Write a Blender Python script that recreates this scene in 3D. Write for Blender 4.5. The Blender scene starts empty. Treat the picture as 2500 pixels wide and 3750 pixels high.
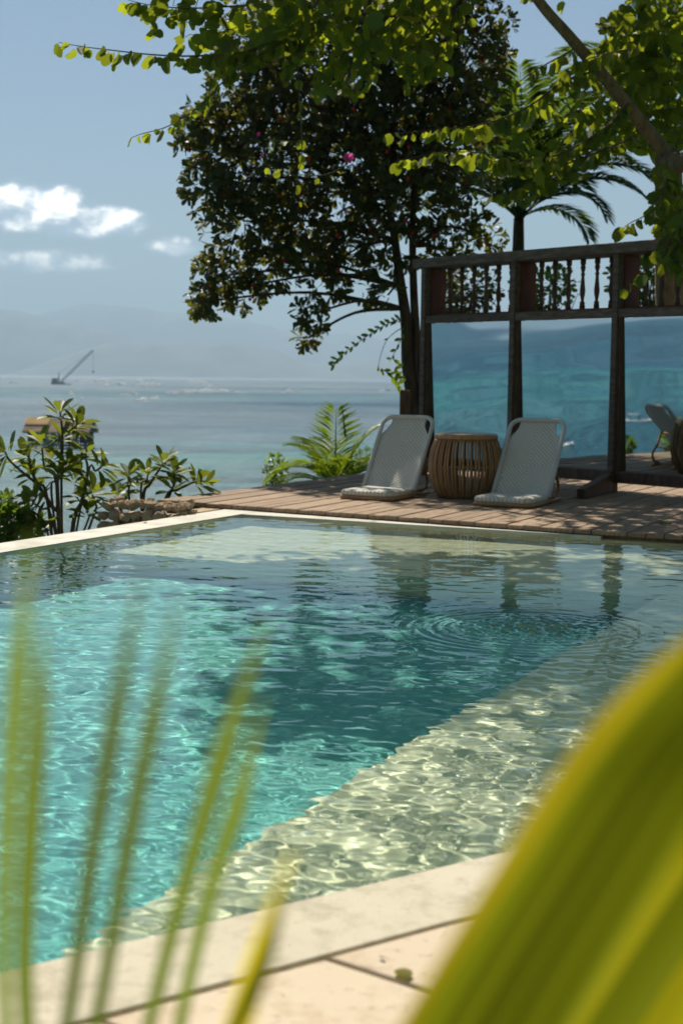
import bpy, bmesh, math, random
import numpy as np
from mathutils import Vector, Matrix

# ------------------------------------------------------------------ camera, sky, sun, exposure
sc = bpy.context.scene
COL = sc.collection
F, CX, CY = 5208.0, 1250.0, 1875.0          # focal length and centre in photograph pixels
PITCH = math.atan((CY - 1378) / F)
ROLL = math.atan(15 / 1250.0)
EYE = 1.0                                    # eye height over the deck
cam = bpy.data.cameras.new('camera')
cam_ob = bpy.data.objects.new('camera', cam)
COL.objects.link(cam_ob)
sc.camera = cam_ob
cam.sensor_fit = 'VERTICAL'
cam.sensor_height = 36.0
cam.lens = 36.0 * F / 3750.0
cam.clip_start, cam.clip_end = 0.05, 120000
cam_ob.matrix_world = Matrix.Translation((0, 0, EYE)) @ Matrix.Rotation(math.pi / 2 - PITCH, 4, 'X') @ Matrix.Rotation(ROLL, 4, 'Z')
cam.dof.use_dof = True
cam.dof.focus_distance = 6.2
cam.dof.aperture_fstop = 4.0

SUN_AZ, SUN_EL = math.radians(-15), math.radians(50.5)
SUN = Vector((math.sin(SUN_AZ) * math.cos(SUN_EL), math.cos(SUN_AZ) * math.cos(SUN_EL), math.sin(SUN_EL)))
sun = bpy.data.lights.new('sun', 'SUN')
sun.energy = 5.0
sun.angle = math.radians(0.5)
sun.color = (1.0, 0.91, 0.77)
sun.cycles.is_caustics_light = True
sun_ob = bpy.data.objects.new('sun', sun)
COL.objects.link(sun_ob)
sun_ob.rotation_euler = SUN.to_track_quat('Z', 'Y').to_euler()

sc.view_settings.view_transform = 'Standard'
sc.view_settings.look = 'None'
sc.view_settings.exposure = 0.45
sc.view_settings.gamma = 1.0
sc.view_settings.use_curve_mapping = False
sc.cycles.use_denoising = True
sc.cycles.use_adaptive_sampling = False
sc.cycles.max_bounces = 9
sc.cycles.diffuse_bounces = 3
sc.cycles.glossy_bounces = 4
sc.cycles.transmission_bounces = 5
sc.cycles.transparent_max_bounces = 6
sc.cycles.volume_bounces = 0
sc.cycles.blur_glossy = 0.6
sc.cycles.sample_clamp_indirect = 6.0
sc.cycles.sample_clamp_direct = 0.0


def ray(px, py):
    a, b = (px - CX) / F, (CY - py) / F
    c, s = math.cos(ROLL), math.sin(ROLL)
    x, y = a * c - b * s, a * s + b * c
    cp, sp = math.cos(PITCH), math.sin(PITCH)
    return Vector((x, cp + y * sp, y * cp - sp))


def G(px, py, z=0.0):
    r = ray(px, py)
    return Vector((0, 0, EYE)) + r * ((z - EYE) / r.z)


def P(px, py, Y):
    r = ray(px, py)
    return Vector((0, 0, EYE)) + r * (Y / r.y)


def project(p):
    v = cam_inv @ Vector(p)
    if v.z > -0.01:
        return (-9999, -9999, 1)
    return (CX + F * v.x / -v.z, CY - F * v.y / -v.z, -v.z)


cam_inv = cam_ob.matrix_world.inverted()


# ------------------------------------------------------------------ shader helpers
class NT:
    def __init__(self, tree):
        self.t = tree

    def n(self, kind, *ins, **props):
        nd = self.t.nodes.new('ShaderNode' + kind)
        names = {}
        for k, v in props.items():
            if hasattr(nd, k):
                setattr(nd, k, v)
            else:
                names[k] = v
        for i, v in enumerate(ins):
            self.put(nd.inputs[i], v)
        for k, v in names.items():
            self.put(nd.inputs[k.replace('_', ' ')], v)
        return nd

    def put(self, sock, v):
        if v is None:
            return
        if isinstance(v, bpy.types.Node):
            v = v.outputs[0]
        if isinstance(v, bpy.types.NodeSocket):
            self.t.links.new(v, sock)
        else:
            if hasattr(sock.default_value, '__len__') and not hasattr(v, '__len__'):
                v = [v] * len(sock.default_value)
            if hasattr(v, '__len__') and len(v) == 3 and len(sock.default_value) == 4:
                v = (*v, 1)
            sock.default_value = v

    def m(self, op, *ins, clamp=False):
        return self.n('Math', *ins, operation=op, use_clamp=clamp)

    def mix(self, f, a, b):
        nd = self.t.nodes.new('ShaderNodeMix')
        nd.data_type = 'RGBA'
        self.put(nd.inputs[0], f)
        self.put(nd.inputs[6], a)
        self.put(nd.inputs[7], b)
        return nd.outputs[2]

    def ramp(self, f, stops, interp='LINEAR'):
        nd = self.t.nodes.new('ShaderNodeValToRGB')
        nd.color_ramp.interpolation = interp
        e = nd.color_ramp.elements
        while len(e) < len(stops):
            e.new(0.5)
        for el, (p, c) in zip(e, stops):
            el.position = p
            el.color = (*c, 1) if hasattr(c, '__len__') else (c, c, c, 1)
        self.put(nd.inputs[0], f)
        return nd.outputs[0]

    def noise(self, vec, scale, detail=3, rough=0.55, dist=0.0):
        nd = self.n('TexNoise')
        if vec is not None:
            self.put(nd.inputs['Vector'], vec)
        nd.inputs['Scale'].default_value = scale
        nd.inputs['Detail'].default_value = detail
        nd.inputs['Roughness'].default_value = rough
        nd.inputs['Distortion'].default_value = dist
        return nd.outputs[0]

    def scalevec(self, vec, s, rot=(0, 0, 0), loc=(0, 0, 0)):
        nd = self.n('Mapping')
        self.put(nd.inputs['Vector'], vec)
        nd.inputs['Scale'].default_value = s
        nd.inputs['Rotation'].default_value = rot
        nd.inputs['Location'].default_value = loc
        return nd.outputs[0]


def material(name):
    mt = bpy.data.materials.new(name)
    mt.use_nodes = True
    mt.node_tree.nodes.clear()
    g = NT(mt.node_tree)
    out = mt.node_tree.nodes.new('ShaderNodeOutputMaterial')
    return mt, g, out


def principled(g, out, color, rough=0.6, bump=None, strength=0.3, dist=0.01, spec=0.5, **kw):
    b = g.n('BsdfPrincipled')
    g.put(b.inputs['Base Color'], color)
    g.put(b.inputs['Roughness'], rough)
    b.inputs['Specular IOR Level'].default_value = spec
    for k, v in kw.items():
        g.put(b.inputs[k.replace('_', ' ')], v)
    if bump is not None:
        bp = g.n('Bump')
        bp.inputs['Strength'].default_value = strength
        bp.inputs['Distance'].default_value = dist
        g.put(bp.inputs['Height'], bump)
        g.put(b.inputs['Normal'], bp)
    if out is not None:
        g.put(out.inputs['Surface'], b)
    return b


def coords(g, which='Object'):
    return g.n('TexCoord').outputs[which]


# ------------------------------------------------------------------ world: hazy blue sky with three low clouds
world = bpy.data.worlds.new('World')
sc.world = world
world.use_nodes = True
world.node_tree.nodes.clear()
g = NT(world.node_tree)
wout = world.node_tree.nodes.new('ShaderNodeOutputWorld')
sky = g.n('TexSky')
sky.sky_type = 'NISHITA'
sky.sun_disc = False
sky.sun_elevation = SUN_EL
sky.sun_rotation = SUN_AZ
sky.air_density = 1.0
sky.dust_density = 0.25
sky.ozone_density = 2.5
gen = coords(g, 'Generated')
sep = g.n('SeparateXYZ', gen)
az = g.m('ARCTAN2', sep.outputs[0], sep.outputs[1])
el = sep.outputs[2]
SKY_STRENGTH = 0.05
cl_vec = g.n('CombineXYZ', g.m('MULTIPLY', az, 1.0), 0.0, g.m('MULTIPLY', el, 1.5))
n1 = g.noise(cl_vec, 36, 7, 0.55)
n2 = g.noise(g.scalevec(cl_vec, (1, 1, 1), loc=(0.003, 0, -0.009)), 36, 7, 0.55)
total, lit = None, None


def px_dir(px, py):
    r = ray(px, py).normalized()
    return math.atan2(r.x, r.y), r.z


for (px, py, wx, wy, soft, amp, op) in [(90, 775, 330, 120, 0.7, 0.8, 1.0), (330, 822, 260, 85, 0.7, 0.85, 1.0), (100, 962, 420, 62, 1.0, 0.5, 0.9), (640, 905, 115, 50, 1.0, 0.95, 0.85),
                                    (1130, 1090, 140, 40, 1.2, 1.2, 0.35)]:
    a0, e0 = px_dir(px, py)
    du = g.m('DIVIDE', g.m('SUBTRACT', az, a0), wx / F)
    dv = g.m('DIVIDE', g.m('SUBTRACT', el, e0), wy / F)
    # flat underside: distances below the middle count double
    dvn = g.m('MULTIPLY', g.m('MINIMUM', dv, 0.0), 1.5)
    dvp = g.m('MAXIMUM', dv, 0.0)
    d2 = g.m('ADD', g.m('MULTIPLY', du, du), g.m('ADD', g.m('MULTIPLY', dvn, dvn), g.m('MULTIPLY', dvp, dvp)))
    dens = g.m('ADD', g.m('SUBTRACT', 1.0, d2), g.m('MULTIPLY', g.m('SUBTRACT', n1, 0.5), amp * 2))
    cov = g.n('MapRange', dens, 0.0, soft, 0.0, op)
    cov.interpolation_type = 'SMOOTHSTEP'
    l = g.m('ADD', g.m('MULTIPLY', dv, 0.62), 0.50)
    if total is None:
        total, lit = cov.outputs[0], g.m('MULTIPLY', l, cov.outputs[0]).outputs[0]
    else:
        total = g.m('MAXIMUM', total, cov.outputs[0]).outputs[0]
        lit = g.m('MAXIMUM', lit, g.m('MULTIPLY', l, cov.outputs[0]).outputs[0]).outputs[0]
shade = g.m('ADD', lit, g.m('MULTIPLY', g.m('SUBTRACT', n1, n2), 4.0), clamp=True)
cloud_col = g.ramp(shade, [(0.0, (9, 11, 14)), (0.40, (19, 20, 21.5)), (0.75, (36, 35, 33)), (1.0, (48, 45, 40))])
col = g.mix(total, sky.outputs[0], cloud_col)
bg = g.n('Background', col, SKY_STRENGTH)
g.put(wout.inputs['Surface'], bg)

# ------------------------------------------------------------------ mesh helpers
rnd = random.Random(7)
npr = np.random.default_rng(7)


def mesh(name, verts, faces, smooth=False):
    me = bpy.data.meshes.new(name)
    me.from_pydata([tuple(v) for v in verts], [], faces)
    if smooth:
        me.polygons.foreach_set('use_smooth', [True] * len(me.polygons))
    me.update()
    return me


def add(name, me, mat=None, parent=None, world=False, loc=None):
    o = bpy.data.objects.new(name, me)
    COL.objects.link(o)
    if mat is not None and me is not None and not me.materials:
        me.materials.append(mat)
    if parent is not None:
        o.parent = parent
        if world:
            o.location = -parent.location
    if loc is not None:
        o.location = loc
    return o


def tag(o, label=None, cat=None, group=None, kind=None):
    if label:
        o['label'] = label
    if cat:
        o['category'] = cat
    if group:
        o['group'] = group
    if kind:
        o['kind'] = kind
    return o


def empty(name, loc=(0, 0, 0), rz=0.0, label=None, cat=None, group=None):
    o = bpy.data.objects.new(name, None)
    COL.objects.link(o)
    o.location = loc
    o.rotation_euler = (0, 0, rz)
    o.empty_display_size = 0.1
    return tag(o, label, cat, group)


class MB:
    """collects shapes into one mesh"""
    def __init__(self):
        self.v, self.f = [], []

    def raw(self, v, f):
        b = len(self.v)
        self.v += [tuple(x) for x in v]
        self.f += [tuple(i + b for i in q) for q in f]
        return self

    def box(self, x0, x1, y0, y1, z0, z1, bev=0.0):
        if bev <= 0:
            v = [(x, y, z) for z in (z0, z1) for y in (y0, y1) for x in (x0, x1)]
            f = [(0, 2, 3, 1), (4, 5, 7, 6), (0, 1, 5, 4), (2, 6, 7, 3), (0, 4, 6, 2), (1, 3, 7, 5)]
            return self.raw(v, f)
        bm = bmesh.new()
        bmesh.ops.create_cube(bm, size=1)
        bmesh.ops.scale(bm, vec=(x1 - x0, y1 - y0, z1 - z0), verts=bm.verts)
        bmesh.ops.translate(bm, vec=((x0 + x1) / 2, (y0 + y1) / 2, (z0 + z1) / 2), verts=bm.verts)
        bmesh.ops.bevel(bm, geom=list(bm.edges), offset=bev, segments=1, affect='EDGES', profile=0.5)
        return self.bm(bm)

    def bm(self, bm):
        bm.verts.index_update()
        self.raw([v.co[:] for v in bm.verts], [[v.index for v in f.verts] for f in bm.faces])
        bm.free()
        return self

    def prism(self, poly, z0, z1):
        n = len(poly)
        v = [(p[0], p[1], z0) for p in poly] + [(p[0], p[1], z1) for p in poly]
        f = [tuple(range(n))[::-1], tuple(range(n, 2 * n))]
        f += [(i, (i + 1) % n, n + (i + 1) % n, n + i) for i in range(n)]
        return self.raw(v, f)

    def tube(self, pts, rad, seg=6, cap=True):
        pts = [Vector(p) for p in pts]
        n = len(pts)
        if not hasattr(rad, '__len__'):
            rad = [rad] * n
        b = len(self.v)
        up = Vector((0.13, 0.27, 0.95))
        for i, p in enumerate(pts):
            d = (pts[min(i + 1, n - 1)] - pts[max(i - 1, 0)])
            if d.length < 1e-9:
                d = Vector((0, 0, 1))
            d.normalize()
            s = d.cross(up)
            if s.length < 0.1:
                s = d.cross(Vector((1, 0, 0)))
            s.normalize()
            t = s.cross(d)
            for k in range(seg):
                a = 2 * math.pi * k / seg
                self.v.append(tuple(p + (s * math.cos(a) + t * math.sin(a)) * rad[i]))
        for i in range(n - 1):
            for k in range(seg):
                k2 = (k + 1) % seg
                self.f.append((b + i * seg + k, b + i * seg + k2, b + (i + 1) * seg + k2, b + (i + 1) * seg + k))
        if cap:
            self.f.append(tuple(b + k for k in range(seg))[::-1])
            self.f.append(tuple(b + (n - 1) * seg + k for k in range(seg)))
        return self

    def lathe(self, prof, seg=12, cx=0, cy=0):
        b = len(self.v)
        for (r, z) in prof:
            for k in range(seg):
                a = 2 * math.pi * k / seg
                self.v.append((cx + r * math.cos(a), cy + r * math.sin(a), z))
        for i in range(len(prof) - 1):
            for k in range(seg):
                k2 = (k + 1) % seg
                self.f.append((b + i * seg + k, b + i * seg + k2, b + (i + 1) * seg + k2, b + (i + 1) * seg + k))
        self.f.append(tuple(b + k for k in range(seg))[::-1])
        self.f.append(tuple(b + (len(prof) - 1) * seg + k for k in range(seg)))
        return self

    def build(self, name, mat=None, parent=None, world=False, smooth=False, loc=None):
        return add(name, mesh(name, self.v, self.f, smooth), mat, parent, world, loc)


def smooth_path(pts, n=6):
    """Catmull-Rom through pts"""
    pts = [Vector(p) for p in pts]
    if len(pts) < 3:
        return [pts[0].lerp(pts[-1], i / n) for i in range(n + 1)]
    q = [pts[0] * 2 - pts[1]] + pts + [pts[-1] * 2 - pts[-2]]
    out = []
    for i in range(1, len(q) - 2):
        for k in range(n):
            t = k / n
            out.append(0.5 * (2 * q[i] + (q[i + 1] - q[i - 1]) * t + (2 * q[i - 1] - 5 * q[i] + 4 * q[i + 1] - q[i + 2]) * t * t
                              + (3 * q[i] - q[i - 1] - 3 * q[i + 1] + q[i + 2]) * t ** 3))
    out.append(pts[-1])
    return out


def basis(p, d, nrm, size):
    """matrix that lays a leaf template (+Y axis, +Z face) at p along d"""
    y = d.normalized()
    x = y.cross(nrm)
    if x.length < 1e-4:
        x = y.cross(Vector((0.3, 0.5, 0.8)))
    x.normalize()
    z = x.cross(y)
    m = Matrix((x * size, y * size, z * size)).transposed().to_4x4()
    m.translation = p
    return m


def batch(name, tv, tf, mats, mat, parent, smooth=True):
    tv = np.array(tv)
    M = np.array([[list(r) for r in m] for m in mats])
    V = np.einsum('nij,kj->nki', M[:, :3, :3], tv) + M[:, None, :3, 3]
    k = len(tv)
    faces = []
    for i in range(len(mats)):
        b = i * k
        faces += [tuple(j + b for j in q) for q in tf]
    o = add(name, mesh(name, V.reshape(-1, 3).tolist(), faces, smooth), mat, parent, True)
    return o


def foliage(parent, mats, tv, tf, mat, limit=300, lname='leaf', variants=None):
    """the leaves that show largest become parts of their own, the rest stuff parts"""
    def score(m):
        p = project(m.translation)
        s = m.col[1].length
        inside = -40 < p[0] < 2540 and -40 < p[1] < 3790
        return s / p[2] if inside else -1
    order = sorted(mats, key=score, reverse=True)
    forms = [tv] + [[(x * w, y, z + fold * abs(x) + curl * y * y + twist * x * y) for x, y, z in tv] for (w, fold, curl, twist) in (variants or [])]
    mes = []
    for f_ in forms:
        me = mesh(lname, f_, tf, True)
        me.materials.append(mat)
        mes.append(me)
    off = Matrix.Translation(-parent.location)
    for k, m in enumerate(order[:limit]):
        o = bpy.data.objects.new(lname, mes[k % len(mes)])
        COL.objects.link(o)
        o.parent = parent
        o.matrix_local = off @ m
    rest = order[limit:]
    if rest:
        V, Fc = [], []
        for k, f_ in enumerate(forms):
            sub = rest[k::len(forms)]
            if not sub:
                continue
            A = np.array([[list(r) for r in m] for m in sub])
            vv = np.einsum('nij,kj->nki', A[:, :3, :3], np.array(f_)) + A[:, None, :3, 3]
            base = len(V)
            V += vv.reshape(-1, 3).tolist()
            for i in range(len(sub)):
                b = base + i * len(f_)
                Fc += [tuple(j + b for j in q) for q in tf]
        b = add('leaves', mesh('leaves', V, Fc, True), mat, parent, True)
        b['kind'] = 'stuff'


# ------------------------------------------------------------------ materials
def leaf_mat(name, dark, light, trans, tfac=0.45, rough=0.42, spec=0.45, spots=None):
    mt, g, out = material(name)
    oi = g.n('ObjectInfo').outputs['Random']
    isl = g.n('NewGeometry').outputs['Random Per Island']
    r = g.m('FRACT', g.m('ADD', oi, isl))
    c = g.ramp(r, [(0.0, dark), (0.75, light), (0.97, light)] + ([(1.0, spots)] if spots else [(1.0, light)]))
    nz = g.noise(coords(g), 35, 2)
    c = g.mix(g.m('MULTIPLY', nz, 0.5), c, g.mix(0.5, c, (0.02, 0.03, 0.005)))
    p = principled(g, None, c, rough, spec=spec)
    tr = g.n('BsdfTranslucent')
    g.put(tr.inputs['Color'], g.mix(g.m('MULTIPLY', r, 0.6), trans, tuple(x * 0.55 for x in trans)))
    ms = g.n('MixShader', g.m('MULTIPLY', g.m('ADD', g.m('FRACT', g.m('MULTIPLY', r, 7.31)), 0.45), tfac), p, tr)
    g.put(out.inputs['Surface'], ms)
    return mt


def bark_mat(name, a, b, scale=14, stretch=0.25):
    mt, g, out = material(name)
    v = g.scalevec(coords(g), (1, 1, stretch))
    n = g.noise(v, scale, 5, 0.65)
    principled(g, out, g.ramp(n, [(0.3, a), (0.7, b)]), 0.9, n, 0.6, 0.02, spec=0.2)
    return mt


def wood_mat(name, a, b, c, axis=(1, 1, 1), rough=0.75, rand=True, scale=6, bump=0.4, spec=0.3):
    mt, g, out = material(name)
    co = coords(g)
    oi = g.n('ObjectInfo').outputs['Random']
    off = g.n('CombineXYZ', g.m('MULTIPLY', oi, 37.0), g.m('MULTIPLY', oi, 11.0), 0.0)
    v = g.n('VectorMath', g.scalevec(co, axis), off, operation='ADD').outputs[0]
    n = g.noise(v, scale, 6, 0.65, 0.4)
    n2 = g.noise(co, 1.7, 3)
    col = g.ramp(n, [(0.28, a), (0.5, b), (0.75, c)])
    if rand:
        col = g.mix(g.m('MULTIPLY', oi, 0.45), col, a)
    col = g.mix(g.m('MULTIPLY', n2, 0.3), col, b)
    principled(g, out, col, rough, n, bump, 0.004, spec=spec)
    return mt


def plain_mat(name, a, b, scale=8, rough=0.7, bump=0.2, dist=0.004, spec=0.35, detail=5, lo=0.35, hi=0.65):
    mt, g, out = material(name)
    n = g.noise(coords(g), scale, detail, 0.6)
    principled(g, out, g.ramp(n, [(lo, a), (hi, b)]), rough, n, bump, dist, spec=spec)
    return mt


M = {}
M['bau_leaf'] = leaf_mat('butterfly leaf', (0.022, 0.06, 0.014), (0.085, 0.155, 0.026), (0.50, 0.58, 0.03), 0.46, 0.55, 0.25, spots=(0.30, 0.24, 0.03))
M['dark_leaf'] = leaf_mat('dark glossy leaf', (0.018, 0.036, 0.012), (0.062, 0.082, 0.026), (0.30, 0.30, 0.04), 0.30, 0.48, 0.35, spots=(0.16, 0.025, 0.015))
M['plum_leaf'] = leaf_mat('frangipani leaf', (0.055, 0.095, 0.022), (0.11, 0.165, 0.032), (0.36, 0.42, 0.03), 0.35, 0.5, 0.3)
M['palm_leaf'] = leaf_mat('palm leaf', (0.022, 0.048, 0.012), (0.045, 0.085, 0.016), (0.22, 0.34, 0.025), 0.36, 0.5, 0.3)
M['young_palm'] = leaf_mat('young palm leaf', (0.05, 0.11, 0.015), (0.10, 0.18, 0.02), (0.40, 0.55, 0.02), 0.45, 0.4)
M['shrub_leaf'] = leaf_mat('shrub leaf', (0.04, 0.09, 0.02), (0.09, 0.15, 0.03), (0.32, 0.48, 0.03), 0.4, 0.45)
M['near_leaf'] = leaf_mat('near palm leaf', (0.045, 0.075, 0.010), (0.065, 0.10, 0.014), (0.27, 0.31, 0.008), 0.38, 0.6, 0.10)
M['near_green'] = leaf_mat('near green leaflet', (0.045, 0.085, 0.018), (0.07, 0.11, 0.022), (0.24, 0.33, 0.03), 0.36, 0.6, 0.12)
M['near_gold'] = leaf_mat('golden palm leaf', (0.11, 0.11, 0.008), (0.14, 0.14, 0.01), (0.46, 0.44, 0.01), 0.42, 0.6, 0.12)
M['near_yellow'] = leaf_mat('yellow and sunlit palm leaf', (0.24, 0.20, 0.012), (0.30, 0.25, 0.015), (0.90, 0.74, 0.02), 0.5, 0.6, 0.12)  # yellow leaflet, and the bright sunlit look of the leaf edges
M['bark_dark'] = bark_mat('dark bark', (0.035, 0.026, 0.018), (0.11, 0.085, 0.06))
M['bark_pale'] = bark_mat('pale bark', (0.13, 0.10, 0.065), (0.30, 0.24, 0.16), 18)
M['bark_plum'] = bark_mat('frangipani bark', (0.07, 0.055, 0.04), (0.20, 0.16, 0.11), 22)
M['plank'] = wood_mat('weathered deck wood', (0.11, 0.075, 0.05), (0.35, 0.245, 0.16), (0.52, 0.375, 0.25), (9, 0.7, 9), 0.8)
M['frame_wood'] = wood_mat('old teak', (0.05, 0.028, 0.018), (0.13, 0.075, 0.048), (0.22, 0.145, 0.10), (4, 4, 1.2), 0.65)
M['frame_grey'] = wood_mat('greyed teak', (0.07, 0.05, 0.038), (0.17, 0.125, 0.095), (0.30, 0.235, 0.19), (1.2, 5, 5), 0.75)
M['red_wood'] = wood_mat('red stained teak', (0.09, 0.028, 0.014), (0.17, 0.055, 0.028), (0.24, 0.09, 0.05), (4, 4, 1), 0.6)
M['rattan'] = wood_mat('rattan cane', (0.24, 0.125, 0.05), (0.40, 0.225, 0.095), (0.52, 0.32, 0.15), (6, 6, 1), 0.45, spec=0.5)
M['rattan_orange'] = wood_mat('varnished cane', (0.30, 0.14, 0.045), (0.42, 0.21, 0.07), (0.5, 0.28, 0.11), (6, 6, 1), 0.4, spec=0.5)
M['coping'] = plain_mat('pale coping stone', (0.44, 0.42, 0.35), (0.60, 0.58, 0.50), 5, 0.6, 0.12)
mt, g, out = material('cream coping stone')
co = coords(g)
na, nb, nc_ = g.noise(co, 4, 5, 0.6), g.noise(co, 90, 4, 0.7), g.noise(co, 13, 6, 0.7)
c = g.mix(na, (0.50, 0.45, 0.33), (0.64, 0.59, 0.46))
c = g.mix(g.ramp(nc_, [(0.48, 0.0), (0.68, 0.75)]), c, (0.36, 0.325, 0.235))
c = g.mix(g.ramp(nb, [(0.62, 0.0), (0.70, 0.6)]), c, (0.28, 0.24, 0.17))
principled(g, out, c, 0.8, nb, 0.35, 0.003, spec=0.25)
M['near_coping'] = mt
M['grout'] = plain_mat('sandy grout', (0.16, 0.12, 0.085), (0.32, 0.25, 0.18), 30, 0.95, 0.6)
M['soil'] = plain_mat('dry soil', (0.10, 0.065, 0.04), (0.26, 0.18, 0.11), 9, 0.95, 0.8, 0.03)

mt, g, out = material('pink sandstone')
co = coords(g)
na, nb = g.noise(co, 3.0, 5, 0.6), g.noise(co, 38, 4, 0.6)
oi = g.n('ObjectInfo').outputs['Random']
c = g.mix(na, (0.56, 0.46, 0.33), (0.68, 0.585, 0.44))
c = g.mix(g.m('MULTIPLY', oi, 0.4), c, (0.52, 0.42, 0.30))
st = g.noise(co, 7, 7, 0.7)
c = g.mix(g.ramp(st, [(0.50, 0.0), (0.68, 0.6)]), c, (0.46, 0.33, 0.21))
c = g.mix(g.ramp(nb, [(0.58, 0.0), (0.70, 0.6)]), c, (0.30, 0.21, 0.14))
principled(g, out, c, 0.85, nb, 0.3, 0.004, spec=0.2)
M['sandstone'] = mt

mt, g, out = material('limestone rubble')
co = coords(g)
oi = g.n('ObjectInfo').outputs['Random']
n = g.noise(g.n('VectorMath', co, g.n('CombineXYZ', oi, oi, oi), operation='ADD').outputs[0], 16, 5, 0.65)
c = g.ramp(n, [(0.3, (0.28, 0.20, 0.12)), (0.55, (0.58, 0.45, 0.30)), (0.75, (0.74, 0.60, 0.42))])
c = g.mix(g.m('MULTIPLY', oi, 0.35), c, (0.28, 0.21, 0.14))
principled(g, out, c, 0.95, n, 0.7, 0.02, spec=0.1)
M['rubble'] = mt

# pool plaster: pale sand on shelf and bench, deep floor tinted green to imitate water absorbing light
mt, g, out = material('sand coloured pool plaster')
n = g.noise(coords(g), 6, 6, 0.65)
n2 = g.noise(coords(g), 40, 3)
c = g.ramp(n, [(0.3, (0.62, 0.60, 0.43)), (0.7, (0.80, 0.77, 0.58))])
principled(g, out, g.mix(g.ramp(n2, [(0.55, 0.0), (0.7, 0.35)]), c, (0.44, 0.40, 0.26)), 0.8, spec=0.1)
M['pool_pale'] = mt
mt, g, out = material('sea green absorption tint')
n = g.noise(coords(g), 3.5, 6, 0.65)
n2 = g.noise(coords(g), 16, 4)
c = g.ramp(n, [(0.3, (0.16, 0.49, 0.48)), (0.7, (0.27, 0.63, 0.60))])
principled(g, out, g.mix(g.ramp(n2, [(0.5, 0.0), (0.75, 0.5)]), c, (0.34, 0.70, 0.63)), 0.8, spec=0.1)
M['pool_deep'] = mt
mt, g, out = material('pool water')
gl = g.n('BsdfGlass')
gl.inputs['Color'].default_value = (0.93, 1.0, 0.98, 1)
gl.inputs['Roughness'].default_value = 0.0
gl.inputs['IOR'].default_value = 1.333
g.put(out.inputs['Surface'], gl)
M['water'] = mt

mt, g, out = material('sea')
co = coords(g)
band = g.noise(g.scalevec(co, (0.0035, 0.0055, 1), rot=(0, 0, 0.06)), 1.0, 5, 0.6)
band2 = g.noise(g.scalevec(co, (0.02, 0.028, 1), rot=(0, 0, -0.05)), 1.0, 5, 0.65)
sp = g.n('SeparateXYZ', co)
dist = g.m('SQRT', g.m('ADD', g.m('MULTIPLY', sp.outputs[0], sp.outputs[0]), g.m('MULTIPLY', sp.outputs[1], sp.outputs[1])))
band3 = g.noise(g.scalevec(co, (0.0007, 0.0042, 1), rot=(0, 0, 0.03)), 1.0, 6, 0.7)
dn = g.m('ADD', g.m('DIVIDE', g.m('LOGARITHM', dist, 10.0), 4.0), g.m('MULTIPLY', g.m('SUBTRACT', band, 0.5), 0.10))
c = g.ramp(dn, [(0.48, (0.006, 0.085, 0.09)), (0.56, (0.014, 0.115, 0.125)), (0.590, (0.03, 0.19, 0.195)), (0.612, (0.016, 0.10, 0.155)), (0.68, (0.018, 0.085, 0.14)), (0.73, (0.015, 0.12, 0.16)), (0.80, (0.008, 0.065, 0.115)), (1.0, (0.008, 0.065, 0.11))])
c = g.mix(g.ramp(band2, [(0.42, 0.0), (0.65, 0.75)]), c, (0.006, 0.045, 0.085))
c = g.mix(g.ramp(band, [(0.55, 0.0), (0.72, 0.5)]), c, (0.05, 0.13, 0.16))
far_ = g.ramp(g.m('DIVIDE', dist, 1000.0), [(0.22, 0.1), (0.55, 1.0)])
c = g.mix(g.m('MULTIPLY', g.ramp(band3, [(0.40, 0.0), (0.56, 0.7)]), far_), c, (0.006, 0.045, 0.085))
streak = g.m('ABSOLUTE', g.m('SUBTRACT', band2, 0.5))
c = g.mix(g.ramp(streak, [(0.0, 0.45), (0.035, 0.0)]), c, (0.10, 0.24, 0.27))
sky_sheen = g.ramp(g.m('DIVIDE', dist, 10000.0), [(0.30, 0.0), (0.36, 1.0)])
c = g.mix(sky_sheen, c, (0.16, 0.21, 0.26))  # sky mirrored in smooth far water, painted into the base colour
w1 = g.noise(g.scalevec(co, (0.25, 0.6, 1)), 1.0, 5, 0.65)
w2 = g.noise(g.scalevec(co, (0.03, 0.11, 1)), 1.0, 4, 0.65)
hgt = g.m('ADD', w1, g.m('MULTIPLY', w2, 3.0))
sp_ = g.ramp(g.mix(0.5, band, band3), [(0.40, 0.03), (0.58, 0.32)])
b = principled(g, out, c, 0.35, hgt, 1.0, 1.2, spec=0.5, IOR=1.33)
g.put(b.inputs['Specular IOR Level'], sp_)
M['sea'] = mt
mt, g, out = material('sea foam')
d_ = g.n('BsdfDiffuse', (0.9, 0.9, 0.9))
t_ = g.n('BsdfTranslucent', (0.95, 0.95, 0.95))
g.put(out.inputs['Surface'], g.n('MixShader', 0.75, d_, t_))
M['foam'] = mt
M['mountain'] = plain_mat('haze lightened slope', (0.13, 0.16, 0.18), (0.20, 0.23, 0.24), 0.004, 0.95, 0.0)  # slope colour made paler and bluer to add haze fading

mt, g, out = material('hillside scrub')
co = coords(g)
n = g.noise(co, 2.2, 6, 0.65)
principled(g, out, g.ramp(n, [(0.3, (0.02, 0.035, 0.012)), (0.55, (0.05, 0.075, 0.022)), (0.75, (0.13, 0.10, 0.06))]), 0.95, n, 0.8, 0.1, spec=0.1)
M['ground'] = mt

mt, g, out = material('acrylic mirror')
co = coords(g)
n = g.noise(g.scalevec(co, (0.8, 1, 2.6), rot=(0, 0.25, 0)), 1.0, 1, 0.3)
b = principled(g, out, (0.74, 0.83, 0.86), 0.02, n, 1.0, 0.0045, Metallic=1.0)
M['mirror'] = mt

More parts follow.
